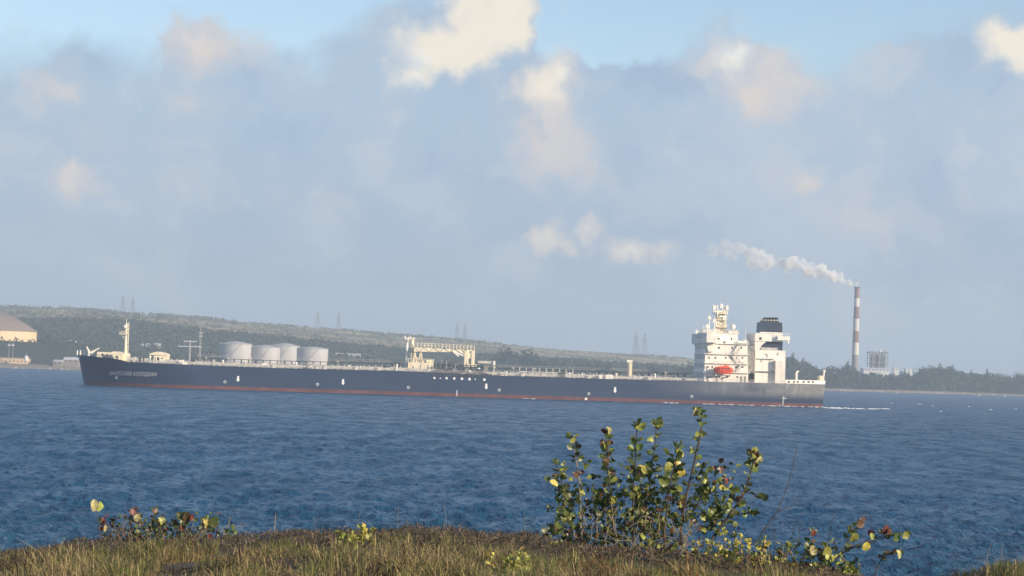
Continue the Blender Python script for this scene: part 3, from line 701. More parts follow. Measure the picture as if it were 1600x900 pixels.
def hull():
    xs = np.unique(np.concatenate([XB + np.linspace(0, 1, 30) ** 1.6 * 60, np.linspace(XB + 60, XE - 60, 22), XE - 60 * np.linspace(1, 0, 18)]))
    def band(name, zf, m, cap):
        mb = MB(); nl = len(zf(0)); v = []
        for x in xs:
            for sgn in (-1, 1):
                for j, z in enumerate(zf(x)):
                    k = max(0.0, min(1.0, z / 11.0)); stem = XB + (1 - k) ** .9 * 2.6 + max(0, 1 - z) * .25
                    xx = stem + (x - XB) * (XE - stem) / (XE - XB)
                    v.append((xx, sgn * hb(xx, z), z))
        f = []
        for i in range(len(xs) - 1):
            for g_ in (0, 1):
                for j in range(nl - 1):
                    a = i * 2 * nl + g_ * nl + j; b = a + 2 * nl; f.append((a, b, b + 1, a + 1))
        e = (len(xs) - 1) * 2 * nl
        for j in range(nl - 1): f.append((e + j, e + nl + j, e + nl + j + 1, e + j + 1))
        if cap:
            for i in range(len(xs) - 1):
                a = i * 2 * nl + nl - 1; b = a + nl; f.append((a, b, b + 2 * nl, a + 2 * nl))
        mb.add(v, f); return mb.build(name, m, tanker, True)
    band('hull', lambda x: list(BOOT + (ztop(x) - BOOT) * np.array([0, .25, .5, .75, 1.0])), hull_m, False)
    band('boot_topping', lambda x: [-2.0, 0, .9, BOOT], red_b, False)
    # deck sheet just under the sheer line
    mb = MB(); v = []
    for x in xs: z = ztop(x) - .25; h = hb(x, z) - .12; v += [(x, -h, z), (x, h, z)]
    mb.add(v, [(2 * i, 2 * i + 1, 2 * i + 3, 2 * i + 2) for i in range(len(xs) - 1)]); mb.build('main_deck', deck_p, tanker)
hull()
def H(px, py, off=.07):
    """point on the near side of the hull seen at that pixel"""
    y0 = -B
    for _ in range(12):
        x, z = S(px, py, y0); y0 = -hb(x, z)
    return x, -hb(x, z) - off, z
def on_hull(poly_px):
    return [H(*p) for p in poly_px]
def marks():
    for px, py in ((372, 592), (536, 597), (759.8, 604), (961, 609.5)):
        x, y, z = H(px, py); m = MB(); q = [(-.36, 1.05), (.36, 1.05), (.36, -.15), (.68, -.15), (0, -1.1), (-.68, -.15), (-.36, -.15)]
        m.add([(x + a, -hb(x + a, z + b) - .07, z + b) for a, b in q], [tuple(range(7))]); m.build('tug_mark', mark_w, tanker)
    for px, py in ((351.5, 596.5), (496, 600.5), (638, 605.3), (780, 609.3), (920, 615), (1081, 619.3)):
        x, y, z = H(px, py); m = MB()
        for a0 in range(0, 12, 1):
            t0, t1 = a0 * .5236, (a0 + 1) * .5236; m.add([(x + r * math.cos(t), y, z + r * math.sin(t)) for r, t in ((.3, t0), (.52, t0), (.52, t1), (.3, t1))], [(0, 1, 2, 3)])
        m.build('circle_mark', letter_w, tanker)
    for px, py, s in ((678.8, 590.7, .5), (688, 591, .3), (697.8, 590.8, .55), (709.8, 591.3, .55), (721.8, 591.8, .6), (733.6, 592.3, .6), (742.5, 592.5, .3), (756.8, 593.2, .6)):
        x, y, z = H(px, py); m = MB(); m.add([(x + s * .8 * math.cos(t), y, z + s * .85 * math.sin(t)) for t in np.arange(10) * .6283], [tuple(range(10))]); m.build('manifold_mark', mark_w, tanker)
    x, y, z = H(182, 590); m = MB()
    m.add([(x + a, -hb(x + a, z + b) - .07, z + b) for a, b in ((-.5, -.5), (.5, -.5), (.5, .5), (-.5, .5))], [(0, 1, 2, 3)]); m.build('bulbous_bow_mark', letter_w, tanker)
    x, y, z = H(915.6, 623.2); m = MB(); m.box(x - .45, x + .45, y - .02, y + .05, z - .4, z + .4); m.build('draught_mark', mark_w, tanker)
    for px, p0, p1 in ((713.7, 610, 619), (1223, 618.5, 634.5)):
        m = MB(); x, y, z0 = H(px, p1); _, _, z1 = H(px, p0)
        k = 0; z = z0
        while z < z1: m.add([(x - .28, -hb(x, z) - .07, z), (x + .28, -hb(x, z) - .07, z), (x + .28, -hb(x, z + .2) - .07, z + .2), (x - .28, -hb(x, z + .2) - .07, z + .2)], [(0, 1, 2, 3)]); z += .32
        if px > 1000:
            zc = z1 - .9; m.add([(x - 1.1, -hb(x, zc) - .09, zc - .14), (x + 1.1, -hb(x, zc) - .13, zc - .14), (x + 1.1, -hb(x, zc) - .13, zc + .14), (x - 1.1, -hb(x, zc) - .09, zc + .14)], [(0, 1, 2, 3)])
        m.build('draught_scale', letter_w, tanker)
    # the name on the bow
    cu_ = bpy.data.curves.new('ship_name', 'FONT'); cu_.body = '\u0410\u041d\u0410\u0422\u041e\u041b\u0418\u0419 \u041a\u041e\u041b\u041e\u0414\u041a\u0418\u041d'; cu_.size = 1; cu_.resolution_u = 3; cu_.space_character = 1.18; cu_.offset = .004
    to = bpy.data.objects.new('tmp', cu_); COL.objects.link(to); dg = bpy.context.evaluated_depsgraph_get(); me = bpy.data.meshes.new_from_object(to.evaluated_get(dg)); bpy.data.objects.remove(to)
    co_ = np.array([v.co[:] for v in me.vertices]); lo, hi_ = co_.min(0), co_.max(0)
    xa, _, za = H(171.3, 586.2); xb, _, zb = H(244.8, 588); xt, _, zt_ = H(171.3, 580)
    caph = .72                                          # cap height of the face
    for v in me.vertices:
        t = (v.co.x - lo[0]) / (hi_[0] - lo[0]); x = xa + (xb - xa) * t; z = za + (zb - za) * t + v.co.y / caph * (zt_ - za); v.co = (x, -hb(x, z) - .09, z)
    me.materials.clear(); me.materials.append(letter_w); me.name = 'ship_name'
    o = bpy.data.objects.new('ship_name', me); COL.objects.link(o); o.parent = tanker
marks()

def pbox(mb, p0, p1, q0, q1, yn, yf, tx=0):
    """box whose near side (at lateral yn) fills the pixel rectangle"""
    xm, z1 = S((p0 + p1) / 2, q0, yn); _, z0 = S((p0 + p1) / 2, q1, yn); x0 = S(p0, (q0 + q1) / 2, yn)[0]; x1 = S(p1, (q0 + q1) / 2, yn)[0]
    mb.box(x0, x1, yn, yf, z0, z1, tx); return x0, x1, z0, z1
def rail(mb, pts, h=1.1, step=1.6, r=.06, rows=3):
    for a, b in zip(pts, pts[1:]):
        a, b = Vector(a), Vector(b); n = max(1, int((b - a).length / step))
        for k in range(n + 1): p = a.lerp(b, k / n); mb.tube(p, p + Vector((0, 0, h)), r, n=4, cap=False)
        for j in range(rows): o = Vector((0, 0, h * (j + 1) / rows)); mb.tube(a + o, b + o, r * .9, n=4, cap=False)

def foredeck():
    # foremast
    x, z0 = S(195.3, 566, -2); zt = S(195.3, 505, -2)[1]; m = MB(); m.tube((x, -2, z0 - 1), (x, -2, zt), .55, .42, 10); fm = m.build('foremast', cream, tanker, True)
    m = MB(); x2 = S(200, 540, -2)[0]; m.tube((x2, -2, z0 - 1), (x2, -2, zt + .3), .16, n=6)
    for k in range(9): z = z0 + (zt - z0) * (k + .5) / 9; m.tube((x, -2, z), (x2, -2, z), .1, n=4)
    m.build('mast_ladder', cream, fm)
    m = MB(); z = S(195, 522, -2)[1]; xl, xr = S(187.5, 521, -2)[0], S(201.5, 521, -2)[0]; m.box(xl, xr, -3.2, -.8, z - .15, z + .15); rail(m, [(xl, -3.2, z), (xr, -3.2, z)], 1.0, .7, .07, 2); m.tube((x, -2, z - 2.2), (xl + .3, -2, z), .15, n=4); m.build('mast_platform', cream, fm)
    m = MB(); z = S(195, 513, -2)[1]; m.box(x - 1.0, x + .9, -2.6, -1.4, z - .1, z + .1); m.box(x - .5, x + .5, -3, -2.4, z, z + .9); m.tube((x, -2, zt), (x, -2, zt + 1.4), .12, n=5); m.box(x - .9, x - .3, -2.4, -1.6, zt - 1.6, zt - .7); m.build('mast_light', white, fm)
    m = MB(); pbox(m, 193, 201.5, 552, 568, -3.5, 0); m.build('mast_house', cream, tanker)
    # forecastle houses
    m = MB(); pbox(m, 151.5, 167, 550, 560, -5, 4); m.build('windlass_house', cream, tanker)
    m = MB(); x0, x1, a, b = pbox(m, 169, 191.5, 553.5, 565, -6, 4); xm = (x0 + x1) / 2; m.prism([(x0 - .2, b + .003), (x1 + .2, b + .003), (xm + 1.2, b + 1.0), (xm - 1.0, b + 1.0)], -6.2, 4.2); m.build('store_house', cream, tanker)
    m = MB(); pbox(m, 173.5, 177, 557, 563, -6.08, -5.9); pbox(m, 181, 184.5, 556, 560, -6.08, -5.9); pbox(m, 158.5, 161.5, 552.5, 557, -5.08, -4.9); m.build('door', black, tanker)
    # stores crane on the bow
    m = MB(); xb_, zb_ = S(138.5, 558, -3); _, zt_ = S(138.5, 547, -3); m.tube((xb_, -3, zb_ - 1), (xb_, -3, zt_), .45, .35, 8); xt, z2 = S(135.3, 541.5, -3); m.tube((xb_, -3, zt_ - .6), (xt, -3, z2), .38, .25, 6); x3, z3 = S(155.5, 543.8, -3); m.tube((xb_, -3, zt_ - 1.2), (x3, -3, z3), .34, .22, 6)
    x4, z4 = S(142, 553.5, -3); x5, z5 = S(152, 545, -3); m.tube((x4, -3, z4), (x5, -3, z5), .2, n=5); m.build('bow_crane', white, tanker)
    m = MB()
    for px in (118.9, 123.6): x, z = S(px, 555.5, -1.2 if px < 120 else -4); m.tube((x + .4, -1.2 if px < 120 else -4, z - .8), (x + .4, -1.2 if px < 120 else -4, z + 1.9), .3, .24, 8)
    m.build('bow_lamp', white, tanker)
    # winches, bollards and other low fittings of the foredeck
    g = random.Random(2)
    for px in (167.5, 205, 213, 221, 228, 270):
        m = MB(); py = float(np.interp(px, [120, 185, 280], [555, 562.5, 569])); x, z = S(px, py, -14); w = g.uniform(.6, 1.3); m.tube((x - w, -14, z + .6), (x + w, -14, z + .6), .75, n=10); m.box(x - w - .4, x - w, -14.8, -13.2, z - .4, z + 1.5); m.box(x + w, x + w + .4, -14.8, -13.2, z - .4, z + 1.5); m.build('winch', dark_p if px in (167.5, 221) else pale_p, tanker)
    # round-roofed deck house
    m = MB(); x0, x1, a, b = pbox(m, 240, 260, 555, 570.5, -9, 2); m.build('deck_house', cream, tanker)
    m = MB(); xa, xb2 = S(233.5, 555, -9)[0], S(261, 555, -9)[0]; xc = (xa + xb2) / 2; hw = (xb2 - xa) / 2
    m.prism([(xc - hw, b), (xc + hw, b), (xc + hw, b + .35), (xc + hw * .75, b + .75), (xc + hw * .35, b + 1.15), (xc, b + 1.3), (xc - hw * .35, b + 1.15), (xc - hw * .75, b + .75), (xc - hw, b + .35)], -9.4, 2.4); m.build('deck_house_roof', cream, tanker)
    m = MB(); pbox(m, 245.5, 248.5, 558.5, 566, -9.06, -8.9); pbox(m, 252, 254, 559, 563, -9.06, -8.9); m.build('door', black, tanker)
foredeck()

def deck_gear():
    g = random.Random(9); x0, x1 = S(206, 570)[0], S(1092, 596)[0]
    # guard rail along the near and far deck edge
    for side in (-1, 1):
        m = MB(); xs = np.linspace(x0, XE - 4, 60); pts = [(x, side * (hb(x, ztop(x)) - .35), ztop(x) - .2) for x in xs]
        rail(m, pts, 1.25, 1.7, .075, 3); m.build('railing', pale_p, tanker, kind='stuff')
    m = MB(); pts = [(x, -(hb(x, ztop(x)) - .3), ztop(x)) for x in np.linspace(XB + 3, S(184, 561, -20)[0], 16)]; rail(m, pts, 1.0, 1.8, .06, 3); m.build('bow_railing', pale_p, tanker, kind='stuff')
    # long cargo pipes
    for y, dz, r, mt in ((-15, .55, .38, pale_p), (-11, .7, .30, pipe_p), (-8.5, .9, .42, pale_p), (-5.5, 1.1, .42, pipe_p), (-3.6, 1.1, .34, pale_p)):
        m = MB(); xs = np.linspace(x0 + 8, x1, 22)
        for a, b in zip(xs, xs[1:]): m.tube((a, y, ztop(a) + dz), (b, y, ztop(b) + dz), r, n=8, cap=False)
        m.build('cargo_pipe', mt, tanker, True)
    # raised catwalk on posts
    xs = np.linspace(S(300, 568)[0], x1, 70); m = MB()
    for a, b in zip(xs, xs[1:]):
        z = ztop(a) + 2.55; m.add([(a, -1.6, z), (b, -1.6, ztop(b) + 2.55), (b, 0.6, ztop(b) + 2.55), (a, .6, z), (a, -1.6, z + .22), (b, -1.6, ztop(b) + 2.77), (b, .6, ztop(b) + 2.77), (a, .6, z + .22)], [(0, 1, 5, 4), (4, 5, 6, 7), (0, 3, 2, 1), (2, 3, 7, 6)])
        m.tube((a, -1.5, ztop(a) - .2), (a, -1.5, z), .16, n=5); m.tube((a, .5, ztop(a) - .2), (a, .5, z), .16, n=5)
    cw = m.build('catwalk', dark_p, tanker); m = MB(); rail(m, [(x, -1.6, ztop(x) + 2.75) for x in xs], 1.1, 2.4, .05, 2); m.build('catwalk_railing', pale_p, cw, kind='stuff')
    # hatches, valves, vents
    for k in range(74):
        x = x0 + 4 + (x1 - x0 - 8) * (k + g.uniform(.1, .9)) / 74; y = -g.uniform(9, 20); z = ztop(x) - .25; q = g.random(); m = MB()
        if q < .34: h = g.uniform(1.2, 2.6); m.tube((x, y, z), (x, y, z + h), .28, n=8); m.tube((x, y, z + h), (x, y, z + h + .45), .52, .3, 8); nm, mt = 'vent', (white if g.random() < .5 else pale_p)
        elif q < .6: m.lathe([(.9, 0), (.9, 1.0), (1.1, 1.0), (1.1, 1.25), (.1, 1.35)], 12, (x, y, z)); nm, mt = 'hatch', pale_p
        elif q < .85: w = g.uniform(.5, 1.4); m.box(x - w, x + w, y - .6, y + .6, z, z + g.uniform(1.0, 2.1)); nm, mt = 'locker', (white if g.random() < .45 else dark_p)
        else: m.box(x - .08, x + .08, y - .08, y + .08, z, z + 3.2); m.box(x - .5, x + .5, y - .15, y + .15, z + 3, z + 3.3); nm, mt = 'deck_lamp', pale_p
        m.build(nm, mt, tanker)
    # pipe supports
    m = MB()
    for x in np.linspace(x0 + 8, x1, 88): z = ztop(x) - .25; m.box(x - .14, x + .14, -16, -3, z, z + .35); m.box(x - .14, x + .14, -15.2, -14.9, z, z + 1.5); m.box(x - .12, x + .12, -9, -8.8, z, z + 2.2)
    m.build('pipe_support', pale_p, tanker, kind='stuff')
    # pale crosswise frames above the deck on the after half
    m = MB(); xa, za = S(812, 578.5, -12)[0], None; xb = S(895, 581, -12)[0]
    m.box(xa, xb, -12.4, -12, ztop(xa) + 1.5, ztop(xa) + 1.85)
    for x in np.linspace(xa, xb, 9): m.box(x - .15, x + .15, -12.3, -12.1, ztop(x) - .2, ztop(x) + 3.2)
    m.build('pipe_rack', pale_p, tanker)
    # lone kingpost with a boxed head
    m = MB(); xa, xb, za, zb = pbox(m, 980.6, 987.6, 566, 594, -10, -8.4); kp = m.build('kingpost', cream, tanker)
    m = MB(); pbox(m, 979.8, 988.6, 562.6, 566, -10.4, -8); m.build('kingpost_head', white, kp)
    m = MB(); pbox(m, 981.2, 983.2, 567.5, 592, -10.1, -9.9); m.build('kingpost_ladder', wall_d, kp)
deck_gear()

def hose_crane():
    # midship hose crane lying in its rest
    m = MB(); x0, x1, z0, z1 = pbox(m, 637.5, 677, 566.5, 580.5, -9, 1); base = m.build('crane_house', cream, tanker)
    m = MB()
    for k in range(9): x = x0 + (x1 - x0) * k / 8; m.box(x - .12, x + .12, -9.05, -8.9, z1, z1 + 1.3)
    m.box(x0, x1, -9.04, -8.9, z1 + 1.25, z1 + 1.4); pbox(m, 665.5, 676, 562.5, 566.4, -7, -2); m.build('house_railing', cream, base)
    for px, r, y, mt, b_ in ((634.3, .55, -4, white, 580), (643, .75, -7, cream, 567)):
        m = MB(); x, zb = S(px, b_, y); zt = S(px, 529, y)[1]; m.tube((x, y, zb - .5), (x, y, zt), r, r * .7, 10); ks = m.build('crane_post', mt, tanker, True)
        m = MB(); m.box(x - 1.0, x + 1.0, y - .7, y + .7, zt - .25, zt + .1); m.box(x - .9, x - .45, y - .4, y + .4, zt + .1, zt + 1.0); m.box(x + .35, x + .75, y - .4, y + .4, zt - 1.5, zt + .6); m.tube((x + r, y, zb), (x + r * .8, y, zt), .12, n=4); m.build('post_head', mt, ks)
    m = MB(); x0, z0 = S(646.5, 549.5, -8); _, z1 = S(646.5, 542.5, -8); xe, ze = S(741, 550.5, -8); _, ze1 = S(741, 547, -8)
    m.add([(x0, -9, z0), (xe, -8.6, ze), (xe, -7.4, ze), (x0, -7, z0), (x0, -9, z1), (xe, -8.6, ze1), (xe, -7.4, ze1), (x0, -7, z1)], [(0, 1, 5, 4), (4, 5, 6, 7), (0, 3, 2, 1), (2, 3, 7, 6), (0, 4, 7, 3), (1, 2, 6, 5)]); boom = m.build('crane_boom', cream, tanker)
    m = MB(); n = 17
    for k in range(n + 1):
        t = k / n; x = x0 + (xe - x0) * t; z = z1 + (ze1 - z1) * t; m.box(x - .13, x + .13, -9, -8.8, z - .02, z + 1.75)
    m.tube((x0, -8.9, z1 + .85), (xe, -8.6, ze1 + .85), .1, n=4); m.tube((x0, -8.9, z1 + 1.6), (xe, -8.6, ze1 + 1.6), .1, n=4); m.build('boom_railing', cream, boom)
    m = MB(); w = z1 - z0
    for k in range(12):
        t0, t1 = k / 12, (k + 1) / 12; a = (x0 + (xe - x0) * t0, -9.02, (z0 if k % 2 else z1)); b = (x0 + (xe - x0) * t1, -8.98 + .4 * t1, (z1 if k % 2 else z0 + (ze - z0) * t1)); m.tube(a, b, .09, n=4)
    m.build('boom_brace', wall_d, boom)
    m = MB()                                             # splayed trestle under the boom heel
    for (pa, qa), (pb, qb) in (((648, 549), (650.5, 567)), ((648, 549), (645, 567)), ((657.5, 547.5), (653.5, 566)), ((657.5, 547.5), (659.5, 566)), ((657.5, 556), (661, 567)), ((650, 558), (654, 566))):
        a, b = S(pa, qa, -8), S(pb, qb, -8); m.tube((a[0], -8, a[1]), (b[0], -8, b[1]), .28, n=6)
    m.build('boom_trestle', cream, tanker)
    m = MB()
    for p0, p1, q0, q1 in ((725.5, 732.5, 548, 570), (736.5, 742, 548, 571.5)): pbox(m, p0, p1, q0, q1, -9.5, -6.5)
    pbox(m, 732.5, 736.5, 551, 560, -9.2, -6.7); pbox(m, 725, 745, 569, 573, -9.7, -6); m.build('boom_rest', cream, tanker)
    m = MB()
    for (pa, qa), (pb, qb) in (((708.5, 549), (728, 558)), ((717, 549), (727, 553.5)), ((707.5, 549), (716.5, 557))): a, b = S(pa, qa, -9), S(pb, qb, -9); m.tube((a[0], -9, a[1]), (b[0], -9, b[1]), .33, n=6)
    m.build('boom_stay', white, tanker)
    # cargo manifold: crosswise pipes with flanges, drip tray, hoses
    for px in (686, 694, 702, 711, 720, 729, 748, 757):
        m = MB(); x, z = S(px, 582, -19); zd = ztop(x); m.tube((x, -20, zd + 1.3), (x, -3, zd + 1.3), .42, n=8); m.tube((x, -20.2, zd + 1.3), (x, -19.8, zd + 1.3), .75, n=10); m.tube((x, -14, zd + .2), (x, -14, zd + 3.2), .3, n=6); m.tube((x, -14, zd + 3.2), (x, -14, zd + 3.4), .6, n=8); m.build('manifold_pipe', pipe_p if px % 2 else dark_p, tanker)
    m = MB(); xa, xb = S(684, 580)[0], S(762, 584)[0]; zd = ztop((xa + xb) / 2); m.box(xa, xb, -21, -17.5, zd + .1, zd + .6); m.box(xa, xb, -12, -11.6, zd + 3.0, zd + 3.25)
    for x in np.linspace(xa, xb, 13): m.box(x - .1, x + .1, -12, -11.8, zd, zd + 4.2)
    m.build('drip_tray', dark_p, tanker)
    m = MB(); x0, x1, z0, z1 = pbox(m, 747, 774, 564, 568, -10, -4)
    for x in (x0 + .3, (x0 + x1) / 2, x1 - .3): m.box(x - .15, x + .15, -10, -9.7, ztop(x) - .2, z0); m.box(x - .15, x + .15, -4.3, -4, ztop(x) - .2, z0)
    m.build('manifold_platform', pale_p, tanker)
    m = MB(); pbox(m, 770.5, 774, 564, 570, -10.5, -9); m.build('locker', white, tanker)
    for px in (690, 697, 704, 711):
        m = MB(); x, z = S(px, 568, -5); m.tube((x, -5, ztop(x)), (x, -5, S(px, 559, -5)[1]), .18, n=5); m.build('manifold_post', pale_p, tanker)
    # dark rubbed band of fender boards below the manifold
    m = MB()
    for px in np.arange(676, 768, 5.7):
        x, y, z = H(px, 584.5); x2, y2, z2 = H(px, 589); m.box(x - .35, x + .35, y - .12, y + .3, z2, z)
    m.build('fender_board', dark_p, tanker)
hose_crane()

def quarters():
    pb = lambda nm, p0, p1, q0, q1, yn, yf, mt=white, par=tanker, tx=0: (lambda m: (pbox(m, p0, p1, q0, q1, yn, yf, tx), m.build(nm, mt, par)))(MB())
    tiers = [(1100.5, 1169, 581.6, 599.5, 16.5), (1101, 1168.6, 567.6, 581.6, 16.2), (1101.5, 1168.4, 553.2, 567.6, 15.9), (1102, 1168.2, 536.5, 553.2, 15.6)]
    win_px = [[1110, 1124, 1136, 1152], [1106, 1113, 1150.5, 1160], [1108, 1118, 1134, 1143, 1151, 1160], [1107, 1123.3, 1144, 1158.5]]
    for k, (p0, p1, q0, q1, y) in enumerate(tiers):
        (x0, x1, z0, z1), o = pb('accommodation_tier', p0, p1, q0, q1, -y, y)
        m = MB(); m.box(x0 - .5, x1 + .4, -y - .9, y + .9, z1 - .22, z1 - .012); m.build('deck_edge', white, o)
        m = MB(); rail(m, [(x0 + 3.5, -y - .8, z1), (x1 + .3, -y - .8, z1)], 1.1, 1.3, .045, 3); m.build('railing', white, o, kind='stuff')
        for px in win_px[k]:
            pw = 3.4 if (k == 1 and px > 1145) or (k == 3 and px == 1123.3) else 2.2; qm = q0 + (q1 - q0) * .42; m = MB(); pbox(m, px - pw / 2, px + pw / 2, qm - 1.5, qm + 1.4, -y - .05, -y + .2); m.build('window', glass, o)
        m = MB()
        for j in range(9): yy = -y * .85 + j * y * .2125; m.box(x0 - .05, x0 + .2, yy - .45, yy + .45, z0 + (z1 - z0) * .45, z0 + (z1 - z0) * .78)
        m.build('front_windows', glass, o, kind='stuff')
    # outside stair flights on the near side
    for k, (p0, q0, p1, q1) in enumerate(((1162, 567.6, 1152, 581.6), (1147, 553.2, 1158, 567.6), (1160, 537, 1150, 553.2))):
        a, b = S(p0, q0, -17.2), S(p1, q1, -17.2); m = MB(); m.tube((a[0], -17.2, a[1]), (b[0], -17.2, b[1]), .28, n=4); m.tube((a[0], -17.2, a[1] + 1), (b[0], -17.2, b[1] + 1), .07, n=4); m.build('stair_flight', pale_p, tanker)
    # doors and lockers along the lowest tier
    for px in (1106, 1120, 1129, 1158, 1164):
        m = MB(); pbox(m, px - 1.6, px + 1.6, 588, 598, -16.6, -16.4); m.build('door', pale_p if px % 2 else wall_d, tanker)
    # wheelhouse with wings across the full beam
    (x0, x1, z0, z1), wh = pb('wheelhouse', 1103, 1152.5, 521, 536.5, -11, 11)
    m = MB(); xf = x0 - 1.2; m.box(xf, xf + 4.2, -22.5, 22.5, z0 + .012, z0 + 1.35); m.box(xf, xf + 3.4, -19.28, 19.28, z0 + 1.352, z1 - .05); m.build('bridge_wing', white, tanker)
    m = MB()
    for s in (-1, 1):
        m.box(xf, xf + 4.0, s * 22.5 - .002 if s < 0 else 19.3, -19.3 if s < 0 else 22.502, z0 + 1.352, z1 + .1); m.prism([(xf + .3, z0), (xf + 3.8, z0), (xf + 3.4, z0 - 3.2), (xf + 1.4, z0 - 3.2)], s * 17 - 1, s * 17 + 1)
    m.build('wing_cab', white, tanker)
    m = MB()
    for j in range(13): yy = -10.2 + j * 1.7; m.box(xf - .06, xf + .1, yy - .7, yy + .7, z0 + 1.9, z0 + 3.1)
    for s in (-1, 1): m.box(xf - .06, xf + .1, s * 20.9 - 1.1, s * 20.9 + 1.1, z0 + 1.9, z0 + 3.0)
    m.build('bridge_window', glass, tanker)
    for px, py, w in ((1122.3, 529.5, 4), (1132, 535, 3.6), (1108.5, 529, 2.6), (1143, 529.5, 2.2)):
        m = MB(); pbox(m, px - w / 2, px + w / 2, py - 1.8, py + 1.6, -11.06, -10.8); m.build('wheelhouse_window', glass, wh)
    m = MB(); m.box(x0 - .6, x1 + .4, -11.6, 11.6, z1 + .002, z1 + .25); rail(m, [(x0 - .5, -11.5, z1 + .2), (x1 + .3, -11.5, z1 + .2), (x1 + .3, 11.5, z1 + .2), (x0 - .5, 11.5, z1 + .2), (x0 - .5, -11.5, z1 + .2)], 1.2, 1.2, .06, 3); m.build('monkey_island', white, tanker)
    m = MB(); rail(m, [(xf, -22.4, z1 + .1), (xf + 4, -22.4, z1 + .1)], 1.1, .9, .06, 3); rail(m, [(xf, -22.4, z1 + .1), (xf, -11.5, z1 + .1)], 1.1, 1.2, .06, 3); m.build('wing_railing', white, tanker, kind='stuff')
    for px, p1 in ((1083.5, 514), (1096, 509)):
        m = MB(); x, zz = S(px, 519, 8); m.tube((xf + 1.2, 18 if px < 1090 else -3, z1), (xf + 1.2, 18 if px < 1090 else -3, S(px, p1, 8)[1]), .16, n=5); m.box(xf + .8, xf + 1.6, (18 if px < 1090 else -3) - .5, (18 if px < 1090 else -3) + .5, z1 + .1, z1 + 1.5); m.build('signal_lamp', white, tanker)
    # step behind the wheelhouse
    pb('chart_house', 1139, 1152, 517.5, 521, -8, 8); pb('aft_house', 1152.6, 1168, 533, 536.5, -12, 12)
    m = MB(); x, zz = S(1164.5, 534, -10); m.tube((x, -10, zz), (x, -10, S(1164.5, 511, -10)[1]), .13, n=5); m.box(x - .7, x + .7, -10.5, -9.5, zz - .2, zz + .8); m.build('whip_aerial', pale_p, tanker)
    # radar mast
    zb = z1; m = MB(); b0, _ = S(1117, 519, -2); b1, _ = S(1134, 519, -2); t0, zt = S(1121, 484, -2); t1, _ = S(1130.5, 484, -2)
    P = lambda t, s: ((b0 + (t0 - b0) * t) if s < 0 else (b1 + (t1 - b1) * t), zb + (zt - zb) * t)
    for s in (-1, 1):
        for y in (-3.2, -.8): a, b = P(0, s), P(1, s); m.tube((a[0], y, a[1]), (b[0], y, b[1]), .32, .24, 6)
    for k in range(6):
        a0, a1 = P(k / 6, -1), P((k + 1) / 6, 1); c0, c1 = P(k / 6, 1), P((k + 1) / 6, -1)
        for y in (-3.2, -.8): m.tube((a0[0], y, a0[1]), (a1[0], y, a1[1]), .18, n=4); m.tube((c0[0], y, c0[1]), (c1[0], y, c1[1]), .18, n=4)
    m.box(P(0, -1)[0] + .9, P(0, 1)[0] - .7, -2.6, -1.4, zb, zb + (zt - zb) * .9); rmast = m.build('radar_mast', cream, tanker)
    for py, w, nm in ((511, 9, 'mast_platform'), (500, 8.5, 'mast_platform'), (490, 10, 'mast_platform')):
        m = MB(); x, z = S(1126, py, -2); ww = w * .236; m.box(x - ww, x + ww, -4.4, .4, z - .15, z + .15); rail(m, [(x - ww, -4.4, z), (x + ww, -4.4, z)], 1.0, .8, .06, 2); m.build(nm, cream, rmast)
    for px, py, w in ((1121, 487, 7), (1130, 495, 6), (1118.5, 503.5, 5.5)):
        m = MB(); x, z = S(px, py, -4.5); ww = w * .236; m.box(x - ww, x + ww, -4.9, -4.4, z - .18, z + .28); m.tube((x, -4.6, z - 1.2), (x, -4.6, z), .3, n=8); m.build('radar_scanner', white, rmast)
    m = MB(); a, z = S(1111.5, 476.5, -2); b, _ = S(1138, 476.5, -2); m.tube((a, -2, z - .6), (b, -2, z - .2), .16, n=5)
    for px, q0, q1 in ((1114, 492, 476), (1121, 487, 476), (1128.5, 487, 475), (1136.5, 492, 477), (1133, 498, 480)): xx, za = S(px, q0, -2); m.tube((xx, -2, za), (xx, -2, S(px, q1, -2)[1]), .17, n=5)
    for px, q in ((1136, 481), (1116, 481), (1127, 478)): xx, za = S(px, q, -2); m.box(xx - .45, xx + .45, -2.5, -1.5, za - .8, za + .8)
    xx, za = S(1130, 490, -2); x2, z2 = S(1137, 481, -2); m.tube((xx, -2, za), (x2, -2, z2), .22, n=5); m.build('mast_yard', white, rmast)
    for px, q1 in ((1107.8, 492), (1104.5, 505), (1116, 496)):
        m = MB(); x, z = S(px, 520, -7); m.tube((x, -7, zb), (x, -7, S(px, q1, -7)[1]), .26, .18, 6); zz = S(px, q1 + 5, -7)[1]; m.box(x - .6, x + .6, -7.5, -6.5, zz - .5, zz + .5); m.build('aerial_post', white, tanker)
    m = MB(); x, z = S(1145, 515, -5); m.lathe([(.3, 0), (.9, .5), (1.05, 1.1), (.8, 1.7), (.2, 2.0)], 14, (x, -5, z)); m.build('satellite_dome', white, tanker, True)
    # link between quarters and engine casing
    pb('casing_link', 1169.2, 1180, 540, 598, -9, 9, pale_p); pb('dark_gap', 1169.3, 1180, 583, 596, -9.06, -8.9, black)
    # engine casing and funnel
    pb('engine_casing', 1180, 1227, 547.2, 599.5, -11, 11); pb('casing_trunk', 1211.5, 1226.6, 563.5, 599.3, -13, -11.02)
    pb('louvre_house', 1186.5, 1222.8, 533.4, 547.16, -9.5, 9.5, navy)
    (x0, x1, z0, z1), fb = pb('funnel_deck', 1180, 1223, 521, 533.4, -11.02, 11)
    m = MB(); xa, za = S(1180.2, 533.3, -11); xb_, zb_ = S(1189.5, 547.1, -11); xr_, _ = S(1186.4, 540, -11); xc_, zc_ = S(1197, 533.3, -11)
